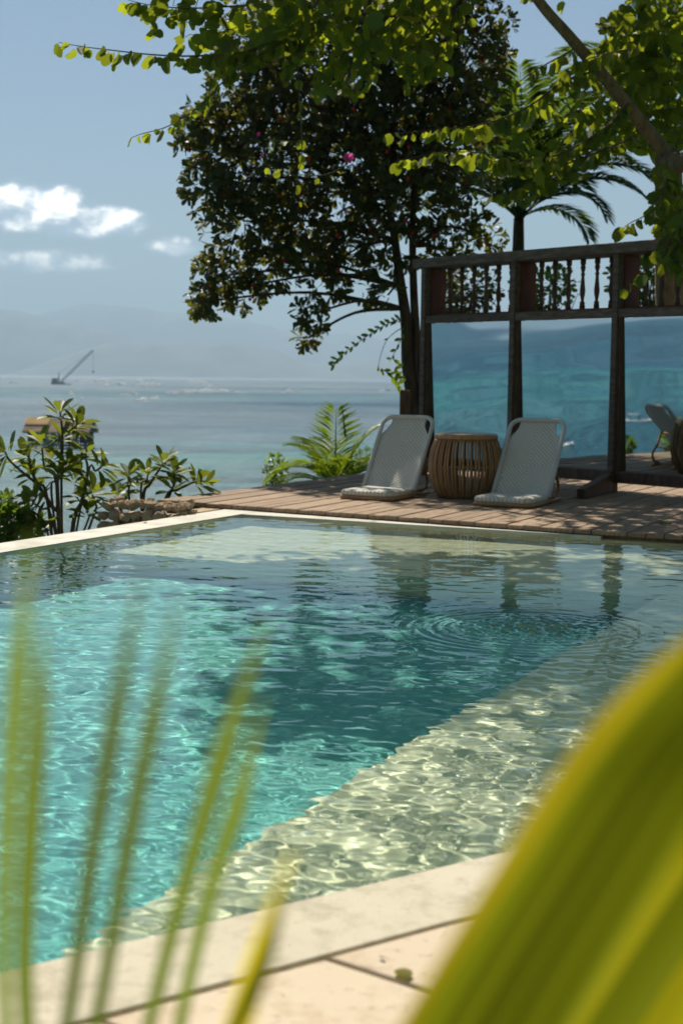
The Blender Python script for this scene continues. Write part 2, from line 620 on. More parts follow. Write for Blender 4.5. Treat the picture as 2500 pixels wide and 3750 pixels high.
# white plastic weave with concentric diamonds
mt, g, out = material('white woven cane')
sp = g.n('SeparateXYZ', coords(g))
ax, ay = g.m('ABSOLUTE', sp.outputs[0]), g.m('ABSOLUTE', g.m('SUBTRACT', sp.outputs[1], 0.28))
diag = g.m('ADD', ax, ay)
r1 = g.m('SINE', g.m('MULTIPLY', diag, 185.0))
r2 = g.m('SINE', g.m('MULTIPLY', g.m('SUBTRACT', ax, ay), 460.0))
r3 = g.m('SINE', g.m('MULTIPLY', sp.outputs[1], 520.0))
hgt = g.m('ADD', g.m('MULTIPLY', r1, 0.6), g.m('MULTIPLY', g.m('MULTIPLY', r2, r3), 0.4))
c = g.ramp(g.m('ADD', g.m('MULTIPLY', hgt, 0.5), 0.5), [(0.0, (0.36, 0.32, 0.26)), (0.40, (0.82, 0.76, 0.65)), (1.0, (0.93, 0.88, 0.77))])
n = g.noise(coords(g), 9, 3)
principled(g, out, g.mix(g.m('MULTIPLY', n, 0.25), c, (0.5, 0.49, 0.45)), 0.5, hgt, 0.8, 0.004, spec=0.4)
M['weave'] = mt
mt, g, out = material('white wrapped rim')
w = g.n('TexWave')
w.inputs['Scale'].default_value = 60
w.inputs['Distortion'].default_value = 0.5
principled(g, out, g.ramp(w.outputs[1], [(0.2, (0.58, 0.57, 0.54)), (0.6, (0.82, 0.81, 0.77))]), 0.5, w.outputs[1], 0.5, 0.004)
M['rim'] = mt
M['thatch'] = plain_mat('thatch', (0.20, 0.13, 0.08), (0.36, 0.25, 0.16), 0.6, 0.95, 0.5, 0.1)
M['new_thatch'] = plain_mat('fresh thatch', (0.42, 0.26, 0.10), (0.56, 0.36, 0.15), 0.6, 0.95, 0.5, 0.1)
M['hut_dark'] = plain_mat('dark hut boards', (0.02, 0.025, 0.03), (0.06, 0.07, 0.08), 1.5, 0.8)
M['hut_pale'] = plain_mat('pale hut boards', (0.25, 0.27, 0.28), (0.4, 0.42, 0.43), 1.5, 0.8)
M['steel'] = plain_mat('dark barge steel', (0.02, 0.022, 0.025), (0.05, 0.052, 0.055), 0.3, 0.7)
M['boat_white'] = plain_mat('white boat paint', (0.7, 0.7, 0.68), (0.82, 0.82, 0.8), 0.8, 0.4)
M['boat_blue'] = plain_mat('blue boat awning', (0.05, 0.30, 0.55), (0.08, 0.4, 0.65), 0.8, 0.5)
M['pink'] = leaf_mat('pink petal', (0.55, 0.04, 0.22), (0.65, 0.08, 0.30), (0.8, 0.1, 0.4), 0.35)
M['red'] = plain_mat('red fruit', (0.30, 0.015, 0.012), (0.42, 0.03, 0.02), 20, 0.4)
M['litter'] = leaf_mat('fallen leaf', (0.14, 0.08, 0.03), (0.20, 0.15, 0.04), (0.2, 0.15, 0.03), 0.15)

# ------------------------------------------------------------------ the setting: pool, coping, deck, ground, sea, mountains
ZW = -0.05
PC = G(885, 1889, ZW)
PA = math.radians(-26.3)
UX, VX = Vector((math.cos(PA), math.sin(PA), 0)), Vector((-math.sin(PA), math.cos(PA), 0))


def uv(u, v, z=0.0):
    p = PC + UX * u + VX * v
    return Vector((p.x, p.y, z))


def to_uv(p):
    d = Vector((p[0] - PC.x, p[1] - PC.y, 0))
    return d.dot(UX), d.dot(VX)


NA, NB = to_uv(G(16, 3556, -0.03)), to_uv(G(1848, 3117, -0.03))      # two points on the near water line
ND = Vector((NB[0] - NA[0], NB[1] - NA[1]))
ND.normalize()
NN = Vector((ND.y, -ND.x))                                            # points out of the pool (towards the camera)


def near_d(u, v):
    return (u - NA[0]) * NN.x + (v - NA[1]) * NN.y


def near_pt(s, d, z):
    """s metres along the near edge from NA, d metres outwards"""
    return uv(NA[0] + ND.x * s + NN.x * d, NA[1] + ND.y * s + NN.y * d, z)


POOL_U = 6.2
SHELF_U = 3.63
BENCH_V = -1.95
S_L = -NA[0] / ND.x                     # along the near edge to the left pool wall
S_R = (POOL_U - NA[0]) / ND.x
VL = NA[1] + ND.y * S_L                 # v where the near edge meets the left wall
VR = NA[1] + ND.y * S_R
NSL = (SHELF_U - NA[0]) / ND.x
VS = NA[1] + ND.y * NSL


def prism_uv(poly, z0, z1):
    return MB().prism([uv(*p)[:2] for p in poly], z0, z1)


basin = MB()
basin.prism([uv(*p)[:2] for p in [(-0.02, 0.02), (-0.02, VL - 0.3), (SHELF_U + 0.5, VS - 0.0 + 0.9 * ND.y), (SHELF_U + 0.5, 0.02)]], -1.55, -1.05)
basin = basin.build('pool_basin', M['pool_deep'])
tag(basin, kind='structure')
wall_m = M['pool_deep']
# inner faces of the pool as thick walls
walls = [('pool_wall', [(-0.03, 0.03), (-0.03, VL - 0.05), (0.0, VL), (0.0, 0.0)][::-1], -1.3, -0.045),
         ('pool_wall', [(0.0, 0.0), (POOL_U, 0.0), (POOL_U, 0.3), (0.0, 0.3)], -1.3, -0.10)]
for nm, poly, z0, z1 in walls:
    w = prism_uv(poly, z0, z1).build(nm, M['pool_pale'], basin)
    w.cycles.is_caustics_receiver = True
nw = MB().raw([near_pt(s, d, z) for z in (-1.3, -0.045) for (s, d) in ((S_L - 0.3, 0.0), (S_R, 0.0), (S_R, 0.16), (S_L - 0.3, 0.16))],
              [(3, 2, 1, 0), (4, 5, 6, 7), (0, 1, 5, 4), (1, 2, 6, 5), (2, 3, 7, 6), (3, 0, 4, 7)]).build('pool_wall', M['pool_pale'], basin)
bench = prism_uv([(0.003, BENCH_V), (SHELF_U + 0.003, BENCH_V), (SHELF_U + 0.003, -0.003), (0.003, -0.003)], -1.4, -0.43).build('bench', M['pool_pale'], basin)
shelf = prism_uv([(SHELF_U, VS + 0.01), (POOL_U, VR), (POOL_U, -0.003), (SHELF_U + 0.006, -0.003)], -1.4, -0.385).build('shelf', M['pool_pale'], basin)
for o in (bench, shelf, nw):
    o.cycles.is_caustics_receiver = True
CAUSTIC_DEEP = True
basin.cycles.is_caustics_receiver = CAUSTIC_DEEP

# water surface with real ripples
WAVES = []                                  # wave number, heading, phase, height, is short
for k in range(30):
    lam = 0.046 * (1.034 ** k)
    WAVES.append((2 * math.pi / lam, npr.normal(math.radians(80), 1.1), npr.uniform(0, 6.28), lam * 0.0036 * npr.uniform(0.5, 1.4), 1))
for k in range(26):
    lam = 0.13 * (1.075 ** k)
    WAVES.append((2 * math.pi / lam, npr.normal(math.radians(82), 0.65), npr.uniform(0, 6.28), lam * 0.0034 * (0.13 / lam) ** 0.8 * npr.uniform(0.5, 1.4), 0))
FOUNT = G(1950, 2305, ZW)


def wave(X, Y):
    U = (X - PC.x) * UX.x + (Y - PC.y) * UX.y
    V = (X - PC.x) * VX.x + (Y - PC.y) * VX.y
    t = np.clip((U - 3.1) / 0.9, 0, 1) * np.clip((-V - 2.5) / 2.0, 0, 1)
    t = t * t * (3 - 2 * t)
    patch = 1 + 0.25 * np.sin(X * 1.3 + Y * 0.9 + 1.0) * np.sin(Y * 0.8 - X * 0.5)
    amp = ((0.36 + 0.29 * t) * patch, (0.17 + 0.86 * t) * patch)
    Z = np.zeros_like(X)
    for k, a, p, A, short in WAVES:
        Z += A * amp[short] * np.sin(k * (X * math.cos(a) + Y * math.sin(a)) + p)
    r = np.hypot(X - FOUNT.x, Y - FOUNT.y)
    Z += 0.0012 * np.exp(-((r - 0.42) / 0.16) ** 2) * np.sin(r * 2 * math.pi / 0.055)
    Z += 0.0006 * np.exp(-r / 0.7) * np.sin(r * 2 * math.pi / 0.11)
    blob = np.exp(-(r / 0.24) ** 2)
    for k in range(10):
        a = k * 0.73
        Z += blob * 0.0026 * np.sin((X * math.cos(a) + Y * math.sin(a)) * (70 + 11 * k) + k * k)
    return Z


us, u_ = [-0.015], -0.015
while u_ < POOL_U + 0.02:
    u_ += 0.0085 if 2.9 < u_ < 4.9 else 0.0135
    us.append(u_)
us = np.array(us)
vs, v_ = [0.015], 0.015
while v_ > VL - 0.2 and v_ > -11:
    v_ -= max(0.0085, 0.024 + v_ * 0.0029)
    vs.append(v_)
vs = np.array(vs)
UU, VV = np.meshgrid(us, vs)
XX, YY = PC.x + UX.x * UU + VX.x * VV, PC.y + UX.y * UU + VX.y * VV
ZZ = wave(XX, YY) + ZW
ny, nx = UU.shape
idx = np.arange(nx * ny).reshape(ny, nx)
inside = ((UU - NA[0]) * NN.x + (VV - NA[1]) * NN.y) < 0.05
quads = np.stack([idx[:-1, :-1], idx[1:, :-1], idx[1:, 1:], idx[:-1, 1:]], -1)
ok = inside[:-1, :-1] & inside[1:, :-1] & inside[1:, 1:] & inside[:-1, 1:]
quads = quads[ok]
used = np.unique(quads)
remap = -np.ones(nx * ny, dtype=int)
remap[used] = np.arange(len(used))
wv = np.stack([XX.ravel(), YY.ravel(), ZZ.ravel()], 1)[used]
me = bpy.data.meshes.new('pool_water')
me.vertices.add(len(wv))
me.vertices.foreach_set('co', wv.ravel())
q = remap[quads]
me.loops.add(q.size)
me.loops.foreach_set('vertex_index', q.ravel())
me.polygons.add(len(q))
me.polygons.foreach_set('loop_start', np.arange(0, q.size, 4))
me.polygons.foreach_set('use_smooth', np.ones(len(q), dtype=bool))
me.update(calc_edges=True)
me.validate()
water = add('pool_water', me, M['water'])
tag(water, kind='structure')
water.cycles.is_caustics_caster = True

# coping: left infinity edge, far strip under the deck, near edge
cop = prism_uv([(-0.30, VL - 0.6), (-0.03, VL - 0.6), (-0.001, VL), (-0.001, 0.26), (-0.30, 0.26)], -1.6, -0.036).build('pool_coping', M['coping'])
tag(cop, kind='structure')
far = prism_uv([(0.001, 0.0), (2.75, 0.0), (2.75, 0.05), (1.4, 0.14), (0.001, 0.24)], -0.13, -0.037).build('coping_strip', M['coping'], cop)
cw = 0.245
nc_empty = None
near_edge = MB().raw([near_pt(s, d, z) for z in (-1.5, -0.06) for (s, d) in ((S_L - 0.3, 0.17), (S_R, 0.17), (S_R, 0.6), (S_L - 0.3, 0.6))],
                     [(3, 2, 1, 0), (4, 5, 6, 7), (0, 1, 5, 4), (1, 2, 6, 5), (2, 3, 7, 6), (3, 0, 4, 7)]).build('paving', M['grout'])
tag(near_edge, kind='structure')


def slab(name, poly, z0, z1, mat, parent, bev=0.006):
    """a bevelled slab over a polygon of (s, d) on the near edge"""
    bm = bmesh.new()
    bot = [bm.verts.new(near_pt(s, d, z0)) for s, d in poly]
    top = [bm.verts.new(near_pt(s, d, z1)) for s, d in poly]
    n = len(poly)
    bm.faces.new(bot)
    bm.faces.new(top[::-1])
    for i in range(n):
        bm.faces.new((bot[(i + 1) % n], bot[i], top[i], top[(i + 1) % n]))
    bmesh.ops.recalc_face_normals(bm, faces=bm.faces)
    te = [e for e in bm.edges if all(abs(v.co.z - z1) < 1e-5 for v in e.verts)]
    bmesh.ops.bevel(bm, geom=te, offset=bev, segments=2, affect='EDGES', profile=0.5)
    mb = MB().bm(bm)
    return mb.build(name, mat, parent)


s0 = S_L - 0.3 - 0.9
k = 0
while s0 < 3.4:
    s1 = s0 + 2.6
    slab('coping_stone', [(s0 + 0.001, 0.0), (s1 - 0.001, 0.0), (s1 - 0.001, cw), (s0 + 0.001, cw)], -0.058, -0.03, M['near_coping'], near_edge, 0.004)
    s0 = s1
# irregular sandstone paving outside the coping
cuts = [-3.2, -2.3, -1.35, -0.55, 0.06, 0.50, 1.0]
cuts2 = [-3.0, -2.0, -1.1, -0.32, 0.25, 0.58, 1.0]
for i in range(len(cuts) - 1):
    a, b = cuts[i], cuts[i + 1]
    jt = npr.uniform(-0.05, 0.05, 2)
    slab('paving_slab', [(a + 0.005, cw + 0.011), (b - 0.005, cw + 0.011), (b + 0.12 - 0.005, 0.62), (a + 0.12 + 0.005, 0.62)], -0.058, -0.033 + 0.002 * (i % 2), M['sandstone'], near_edge)
for row, (d0, d1) in enumerate([(0.64, 1.15), (1.165, 1.75), (1.765, 2.3)]):
    sh = [0.2, -0.15, 0.1][row]
    for i in range(len(cuts2) - 1):
        a, b = cuts2[i] + sh, cuts2[i + 1] + sh
        slab('paving_slab', [(a + 0.007, d0), (b - 0.007, d0), (b + 0.06, d1), (a + 0.074, d1)], -0.075, -0.034 - 0.001 * (i % 3), M['sandstone'], near_edge)

# timber deck: one plank per object, running away from the pool
deck = MB()
deck.prism([uv(*p)[:2] for p in [(-0.93, 0.40), (6.1, 0.14), (6.1, 5.0), (-0.93, 5.0)]], -0.14, -0.048)
deck = deck.build('deck', M['frame_wood'])
tag(deck, kind='structure')


def deck_front(u):
    return 0.245 - 0.09 * u + (0.004 * math.sin(u * 31)) if u < 2.5 else 0.02 - 0.006 * (u - 2.5)


u_ = -0.98
i = 0
while u_ < 6.1:
    w = 0.122
    f0, f1 = deck_front(u_), deck_front(u_ + w)
    vb = 5.05 + 0.02 * math.sin(i * 5.1)
    zt = 0.0 + 0.0025 * math.sin(i * 2.7)
    gap = 0.009
    # local frame: x across, y along the plank
    x0, x1 = gap / 2, w - gap / 2
    pts = [(x0, f0), (x1, f1), (x1, vb), (x0, vb)]
    b_ = 0.005
    v = [(p[0], p[1], -0.03) for p in pts] + [(p[0], p[1], zt - b_) for p in pts] + [(x0 + b_, f0 + b_, zt), (x1 - b_, f1 + b_, zt), (x1 - b_, vb, zt), (x0 + b_, vb, zt)]
    f = [(3, 2, 1, 0), (8, 9, 10, 11)] + [(k, (k + 1) % 4, 4 + (k + 1) % 4, 4 + k) for k in range(4)] + [(4 + k, 4 + (k + 1) % 4, 8 + (k + 1) % 4, 8 + k) for k in range(4)]
    o = add('plank', mesh('plank', v, f), M['plank'], deck)
    o.location = uv(u_, 0)
    o.rotation_euler = (0, 0, PA)
    u_ += w
    i += 1
fas = MB().raw([uv(u, deck_front(u) + d, z) for z in (-0.085, -0.032) for (u, d) in ((-0.97, 0.03), (2.5, 0.03), (6.1, 0.035), (6.1, 0.07), (2.5, 0.07), (-0.97, 0.07))],
               [(5, 4, 3, 2, 1, 0), (6, 7, 8, 9, 10, 11)] + [(k, (k + 1) % 6, 6 + (k + 1) % 6, 6 + k) for k in range(6)]).build('fascia_board', M['frame_wood'], deck)

# hillside under everything, falling to the sea on the left and behind
def ground_h(u, v):
    ub = np.where(v < -0.5, -0.33, np.where(v > 0.1, -1.0, -0.33 - 0.67 * (v + 0.5) / 0.6))
    d1 = ub - u
    d2 = v - 6.8 - 0.25 * np.maximum(0, u - 2)
    dd = np.maximum(np.maximum(d1, d2), 0)
    nz = 0.12 * np.sin(u * 1.9 + 1) * np.sin(v * 2.3) + 0.05 * np.sin(u * 5.1 + v * 4.3)
    base = np.where(v > 0.1, -0.35, -0.12)
    h = base - np.where(dd > 0, 0.75, 0) * np.minimum(1, dd * 3) - 0.78 * dd + nz * np.minimum(1, dd) * 1.5
    sky_block = np.maximum(0, u - 6.8) * 0.85 * np.clip((8 - v) / 10, 0, 1) + np.maximum(0, -13.5 - v) * 0.7 * np.clip((u + 2) / 3, 0, 1)  # unseen slopes to the right and behind the camera, added to block skylight
    h = h + np.minimum(sky_block, 16 + 1.5 * np.sin(u * 0.4) + np.sin(v * 0.7)) + nz * 2 * np.minimum(1, sky_block)
    return np.maximum(h, -13.0)


def graded(lo, hi, c0, c1, fine):
    a = list(np.arange(c0, c1, fine))
    x, s = c0, fine
    left = []
    while x > lo:
        s *= 1.25
        x -= s
        left.append(x)
    x, s = c1, fine
    right = []
    while x < hi:
        right.append(x)
        s *= 1.25
        x += s
    return np.array(left[::-1] + a + right)


gu, gv = graded(-60, 60, -4, 8, 0.2), graded(-60, 60, -10, 9, 0.2)
GU, GV = np.meshgrid(gu, gv)
GH = ground_h(GU, GV)
hole = (GU > -0.30) & (GU < POOL_U + 0.1) & (GV < 0.35) & (((GU - NA[0]) * NN.x + (GV - NA[1]) * NN.y) < 0.35)
ny, nx = GU.shape
vv = [tuple(uv(GU[j, i], GV[j, i], GH[j, i])) for j in range(ny) for i in range(nx)]
ff = [(j * nx + i, j * nx + i + 1, (j + 1) * nx + i + 1, (j + 1) * nx + i) for j in range(ny - 1) for i in range(nx - 1)
      if not (hole[j, i] or hole[j + 1, i] or hole[j, i + 1] or hole[j + 1, i + 1])]
gr = add('ground', mesh('ground', vv, ff, True), M['ground'])
tag(gr, kind='structure')
# bare soil of the planting bed beside the paving
sb = MB()
nn = 14
bv, bf = [], []
for j in range(nn + 1):
    for i in range(nn + 1):
        s, d = 1.02 + 2.4 * i / nn, 0.3 + 2.0 * j / nn
        bv.append(near_pt(s, d, -0.045 + 0.012 * math.sin(s * 9) * math.sin(d * 11) + rnd.uniform(-0.008, 0.008)))
for j in range(nn):
    for i in range(nn):
        bf.append((j * (nn + 1) + i, (j + 1) * (nn + 1) + i, (j + 1) * (nn + 1) + i + 1, j * (nn + 1) + i + 1))
tag(sb.raw(bv, bf).build('soil', M['soil'], smooth=True), kind='structure')

SEA = -11.0
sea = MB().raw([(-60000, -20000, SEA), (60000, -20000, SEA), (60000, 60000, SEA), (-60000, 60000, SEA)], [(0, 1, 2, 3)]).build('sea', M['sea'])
tag(sea, kind='structure')


def ridge(name, prof, Y, depth, seed):
    """a mountain range through (photo x, photo y) crest points at distance Y"""
    pr = np.random.default_rng(seed)
    n = 150
    xs = np.array([p[0] for p in prof], float)
    ys = np.array([p[1] for p in prof], float)
    X = np.linspace(xs[0], xs[-1], n)
    H = np.interp(X, xs, ys)
    H = np.convolve(np.pad(H, 4, mode='edge'), np.ones(9) / 9, mode='valid')
    jag = sum(np.sin(X * f_ + pr.uniform(0, 6)) * a_ for f_, a_ in ((0.013, 5), (0.031, 3.2), (0.07, 1.8), (0.16, 0.9)))
    rows = 9
    v, f = [], []
    for r in range(rows):
        t = r / (rows - 1)            # 0 front foot, 1 back foot
        prof_t = 1 - abs(2 * t - 1)
        for i in range(n):
            p = P(X[i], H[i] + jag[i], Y)
            h = max(p.z - SEA, 1.0)
            z = SEA - 8 + (h + 8) * prof_t ** 0.9 + (0 if prof_t in (0, 1) else h * 0.08 * math.sin(i * 0.6 + r * 2.1))
            v.append((p.x, p.y + (t - 0.5) * depth, z))
    for r in range(rows - 1):
        for i in range(n - 1):
            f.append((r * n + i, r * n + i + 1, (r + 1) * n + i + 1, (r + 1) * n + i))
    return tag(add(name, mesh(name, v, f, True), M['mountain']), kind='structure')


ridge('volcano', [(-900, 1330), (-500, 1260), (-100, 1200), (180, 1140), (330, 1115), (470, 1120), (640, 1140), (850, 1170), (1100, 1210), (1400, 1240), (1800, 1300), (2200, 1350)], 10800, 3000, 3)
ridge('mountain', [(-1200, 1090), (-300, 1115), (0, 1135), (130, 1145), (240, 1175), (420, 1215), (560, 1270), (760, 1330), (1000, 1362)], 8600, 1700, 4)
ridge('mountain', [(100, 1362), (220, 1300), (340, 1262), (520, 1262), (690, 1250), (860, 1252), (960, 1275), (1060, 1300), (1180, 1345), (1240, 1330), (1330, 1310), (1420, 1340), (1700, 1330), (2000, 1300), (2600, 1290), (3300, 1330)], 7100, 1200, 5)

# the hazy air over the strait
hz_mat = bpy.data.materials.new('hazy air')
hz_mat.use_nodes = True
hz_mat.node_tree.nodes.clear()
g = NT(hz_mat.node_tree)
ho = hz_mat.node_tree.nodes.new('ShaderNodeOutputMaterial')
pv = g.n('VolumePrincipled')
pv.inputs['Color'].default_value = (0.53, 0.77, 0.98, 1)
pv.inputs['Density'].default_value = 0.00017
pv.inputs['Anisotropy'].default_value = 0.15
g.put(ho.inputs['Volume'], pv)
haze = MB().box(-20000, 20000, -8000, 16000, SEA - 9.5, 860).build('haze', hz_mat)
tag(haze, kind='stuff')

# ------------------------------------------------------------------ mirror screen in an old timber frame
PB = G(2250, 1801, 0)                                   # foot of the third post
PL_Y = PB.y * 1.15
PL = P(1562, 1500, PL_Y)
PL.z = 0
mdir = Vector((PB.x - PL.x, PB.y - PL.y, 0))
BAY = mdir.length / 2
mang = math.atan2(mdir.y, mdir.x)
screen = empty('mirror_screen', PL, mang, 'weathered dark timber screen with tall mirror panes and turned balusters behind the chairs', 'mirror screen')
Z_TOP = P(1540, 948, PL_Y).z
Z_MID = P(1590, 1158, PL_Y).z
RAIL = 0.095
# local axes: +x along the screen to the right, -y towards the pool
PW, PD = 0.062, 0.085
NB_ = 4
for k in range(NB_):
    x = k * BAY
    MB().box(x - PW / 2, x + PW / 2, -PD, 0.0, 0.0, Z_TOP - RAIL + 0.002, 0.004).build('post', M['frame_grey'], screen)
    MB().box(x + PW / 2 - 0.004, x + PW / 2 + 0.03, -0.055, 0.045, 0.12, Z_MID - 0.06, 0.003).build('reveal_strip', M['frame_wood'], screen)
    MB().box(x - PW / 2 - 0.012, x + PW / 2 + 0.012, 0.004, 0.20, Z_MID + 0.0, Z_TOP - RAIL - 0.004, 0.003).build('side_board', M['red_wood'], screen)
L = (NB_ - 1) * BAY
MB().box(-0.14, L + 0.1, -PD - 0.025, 0.22, Z_TOP - RAIL, Z_TOP, 0.006).build('top_rail', M['frame_grey'], screen)
# turned baluster
hb = Z_TOP - RAIL - (Z_MID + 0.02)
prof = [(0.0, 0.0), (0.026, 0.0), (0.026, 0.09), (0.020, 0.10), (0.027, 0.13), (0.015, 0.16), (0.014, 0.19), (0.024, 0.30), (0.026, 0.38), (0.019, 0.52), (0.014, 0.66), (0.022, 0.69), (0.013, 0.73),
        (0.022, 0.80), (0.026, 0.84), (0.017, 0.87), (0.026, 0.90), (0.026, 1.0), (0.0, 1.0)]
bal = MB().lathe([(r, z * hb) for r, z in prof], 10)
bal_me = mesh('baluster', bal.v, bal.f, True)
bal_me.materials.append(M['frame_wood'])
for k in range(NB_ - 1):
    x0, x1 = k * BAY + PW / 2, (k + 1) * BAY - PW / 2
    MB().box(x0 - 0.002, x1 + 0.002, -PD + 0.012, 0.0, Z_MID - 0.075, Z_MID, 0.005).build('middle_rail', M['frame_grey'], screen)
    MB().box(x0, x1, 0.002, 0.21, Z_MID - 0.02, Z_MID + 0.018, 0.003).build('ledge', M['red_wood'], screen)
    for j in range(6):
        o = add('baluster', bal_me, None, screen)
        o.location = (x0 + 0.05 + (x1 - x0 - 0.16) * (j + 0.5) / 6, 0.14, Z_MID + 0.019)
    # bottom rail box and mirror pane
    MB().box(x0 - 0.002, x1 + 0.002, -0.06, 0.05, 0.085, 0.19, 0.005).build('bottom_rail', M['frame_wood'], screen)
    pane = MB().box(x0 + 0.025, x1 - 0.004, -0.004, 0.004, 0.0, Z_MID - 0.08 - 0.185).build('mirror_pane', M['mirror'], screen)
    pane.location = (0, 0.012, 0.187)
    pane.rotation_euler = (math.radians(1.75), 0, 0)
# braces that hold the screen up in front
to_local = Matrix.Rotation(-mang, 4, 'Z')
for k in (2, 3):
    d = to_local @ (-VX)
    base = Vector((k * BAY, -PD, 0))
    s_ = Vector((-d.y, d.x, 0)) * 0.035
    e = base + d * 0.85
    b0 = base + d * 0.0
    v = [b0 - s_, b0 + s_, e + s_, e - s_]
    MB().raw([(p.x, p.y, 0.004) for p in v] + [(p.x, p.y, z) for p, z in zip(v, (0.17, 0.17, 0.085, 0.085))],
             [(3, 2, 1, 0), (4, 5, 6, 7), (0, 1, 5, 4), (1, 2, 6, 5), (2, 3, 7, 6), (3, 0, 4, 7)]).build('brace', M['frame_wood'], screen)

# ------------------------------------------------------------------ two legless woven chairs
W2, SD, BL, TILT = 0.235, 0.50, 0.715, math.radians(35)


def rounded(w, d, r, n=5, y0=0.0):
    pts = []
    for cx, cy, a0 in ((w - r, y0 + d - r, 0), (-w + r, y0 + d - r, 90), (-w + r, y0 + r, 180), (w - r, y0 + r, 270)):
        for k in range(n + 1):
            a = math.radians(a0 + 90 * k / n)
            pts.append((cx + r * math.cos(a), cy + r * math.sin(a)))
    return pts


def make_chair(loc, rz, label):
    t = empty('floor_chair', loc, rz, label, 'chair', 'woven floor chairs on the deck')
    # seat pad: soft-edged slab on a darker cane base
    bm = bmesh.new()
    rings = [(0.010, 0.032), (0.0, 0.042), (0.0, 0.064), (0.012, 0.076), (0.05, 0.082), (0.16, 0.084)]
    prev = None
    for ins, z in rings:
        ring = [bm.verts.new((x, y, z)) for x, y in rounded(W2 + 0.005 - ins, SD - 2 * ins, 0.07 - min(ins, 0.05), 5, ins)]
        if prev:
            for k in range(len(ring)):
                bm.faces.new((prev[k], prev[(k + 1) % len(ring)], ring[(k + 1) % len(ring)], ring[k]))
        prev = ring
    bm.faces.new(prev)
    MB().bm(bm).build('seat', M['weave'], t, smooth=True)
    pts = [(x, y, 0.018) for x, y in rounded(W2, SD, 0.07, 5)]
    MB().tube(pts + [pts[0]], 0.017, 8).build('base_frame', M['rattan'], t, smooth=True)
    # backrest in its own tilted frame
    back = MB()
    # panel as a grid between the two outlines so that it can belly slightly
    rows = [0.0, 0.1, 0.2, 0.3, 0.4, 0.51, 0.55, 0.595, 0.645, BL - 0.005]
    half = np.interp(rows, [0, 0.51, 0.55, 0.595, 0.645, BL - 0.005], [W2 - 0.012, W2 - 0.010, W2 - 0.025, W2 - 0.055, W2 - 0.078, W2 - 0.080])
    nc = 9
    v, f = [], []
    for side in (0, 1):
        for y, h in zip(rows, half):
            for k in range(nc):
                x = -h + 2 * h * k / (nc - 1)
                z = -0.012 * math.cos(math.pi * x / (2 * W2)) * (1 - (y / BL - 0.5) ** 2) - side * 0.014
                v.append((x, y, z))
    nr = len(rows)
    for side in (0, 1):
        for r in range(nr - 1):
            for k in range(nc - 1):
                q = [side * nr * nc + r * nc + k, side * nr * nc + r * nc + k + 1, side * nr * nc + (r + 1) * nc + k + 1, side * nr * nc + (r + 1) * nc + k]
                f.append(tuple(q if side == 0 else q[::-1]))
    for r in range(nr - 1):
        for k in (0, nc - 1):
            a, b = r * nc + k, (r + 1) * nc + k
            f.append((a, b, b + nr * nc, a + nr * nc))
    bp = back.raw(v, f).build('backrest', M['weave'], t, smooth=True)
    bp.location = (0, SD - 0.03, 0.07)
    bp.rotation_euler = (math.pi / 2 - TILT, 0, 0)
    r = 0.085
    path = [(-W2, -0.02, 0), (-W2, 0.25, 0), (-W2, BL - r, 0)]
    path += [(-W2 + r - r * math.cos(a), BL - r + r * math.sin(a), 0) for a in np.linspace(0.2, math.pi / 2, 6)]
    path += [(W2 - r + r * math.sin(a), BL - r + r * math.cos(a), 0) for a in np.linspace(0, math.pi / 2 - 0.2, 6)]
    path += [(W2, BL - r, 0), (W2, 0.25, 0), (W2, -0.02, 0)]
    MB().tube(path, 0.019, 8).build('back_frame', M['rim'], bp, smooth=True)
    MB().tube([(-W2 + 0.02, 0.33, -0.03), (W2 - 0.02, 0.33, -0.03)], 0.012, 8).build('cross_bar', M['rattan'], bp, smooth=True)
    # hinge rod and rear prop of bent cane
    MB().tube([(-W2 - 0.02, SD - 0.025, 0.055), (W2 + 0.02, SD - 0.025, 0.055)], 0.013, 8).build('hinge_rod', M['rattan'], t, smooth=True)
    for s in (-1, 1):
        MB().tube([(s * (W2 - 0.01), SD - 0.05, 0.02), (s * (W2 - 0.01), SD + 0.30, 0.02)], 0.014, 8).build('runner', M['rattan_orange'], t, smooth=True)
        py, pz = SD - 0.03 + 0.33 * math.sin(TILT) + 0.03, 0.07 + 0.33 * math.cos(TILT)
        leg = smooth_path([(s * (W2 - 0.03), py, pz), (s * (W2 - 0.03), py + 0.06, pz * 0.62), (s * (W2 - 0.03), py + 0.115, 0.13), (s * (W2 - 0.035), py + 0.10, 0.06), (s * (W2 - 0.06), py + 0.05, 0.035)], 5)
        MB().tube(leg, 0.012, 8).build('prop_leg', M['rattan_orange'], t, smooth=True)
    for z, yy in ((0.19, 0.055), (0.035, 0.05)):
        MB().tube([(-W2 + 0.04, py + yy, z), (W2 - 0.04, py + yy, z)], 0.011, 8).build('prop_bar', M['rattan'], t, smooth=True)
    return t


for (px, py, lab) in [(1228, 1818, 'white woven legless chair in shade, left of the rattan stool'), (1716, 1843, 'white woven legless chair with sun patches, right of the rattan stool')]:
    c = G(px, py, 0.02)
    d = UX * (W2 + 0.02) + VX * 0.02
    make_chair((c.x + d.x, c.y + d.y, 0.0), PA, lab)

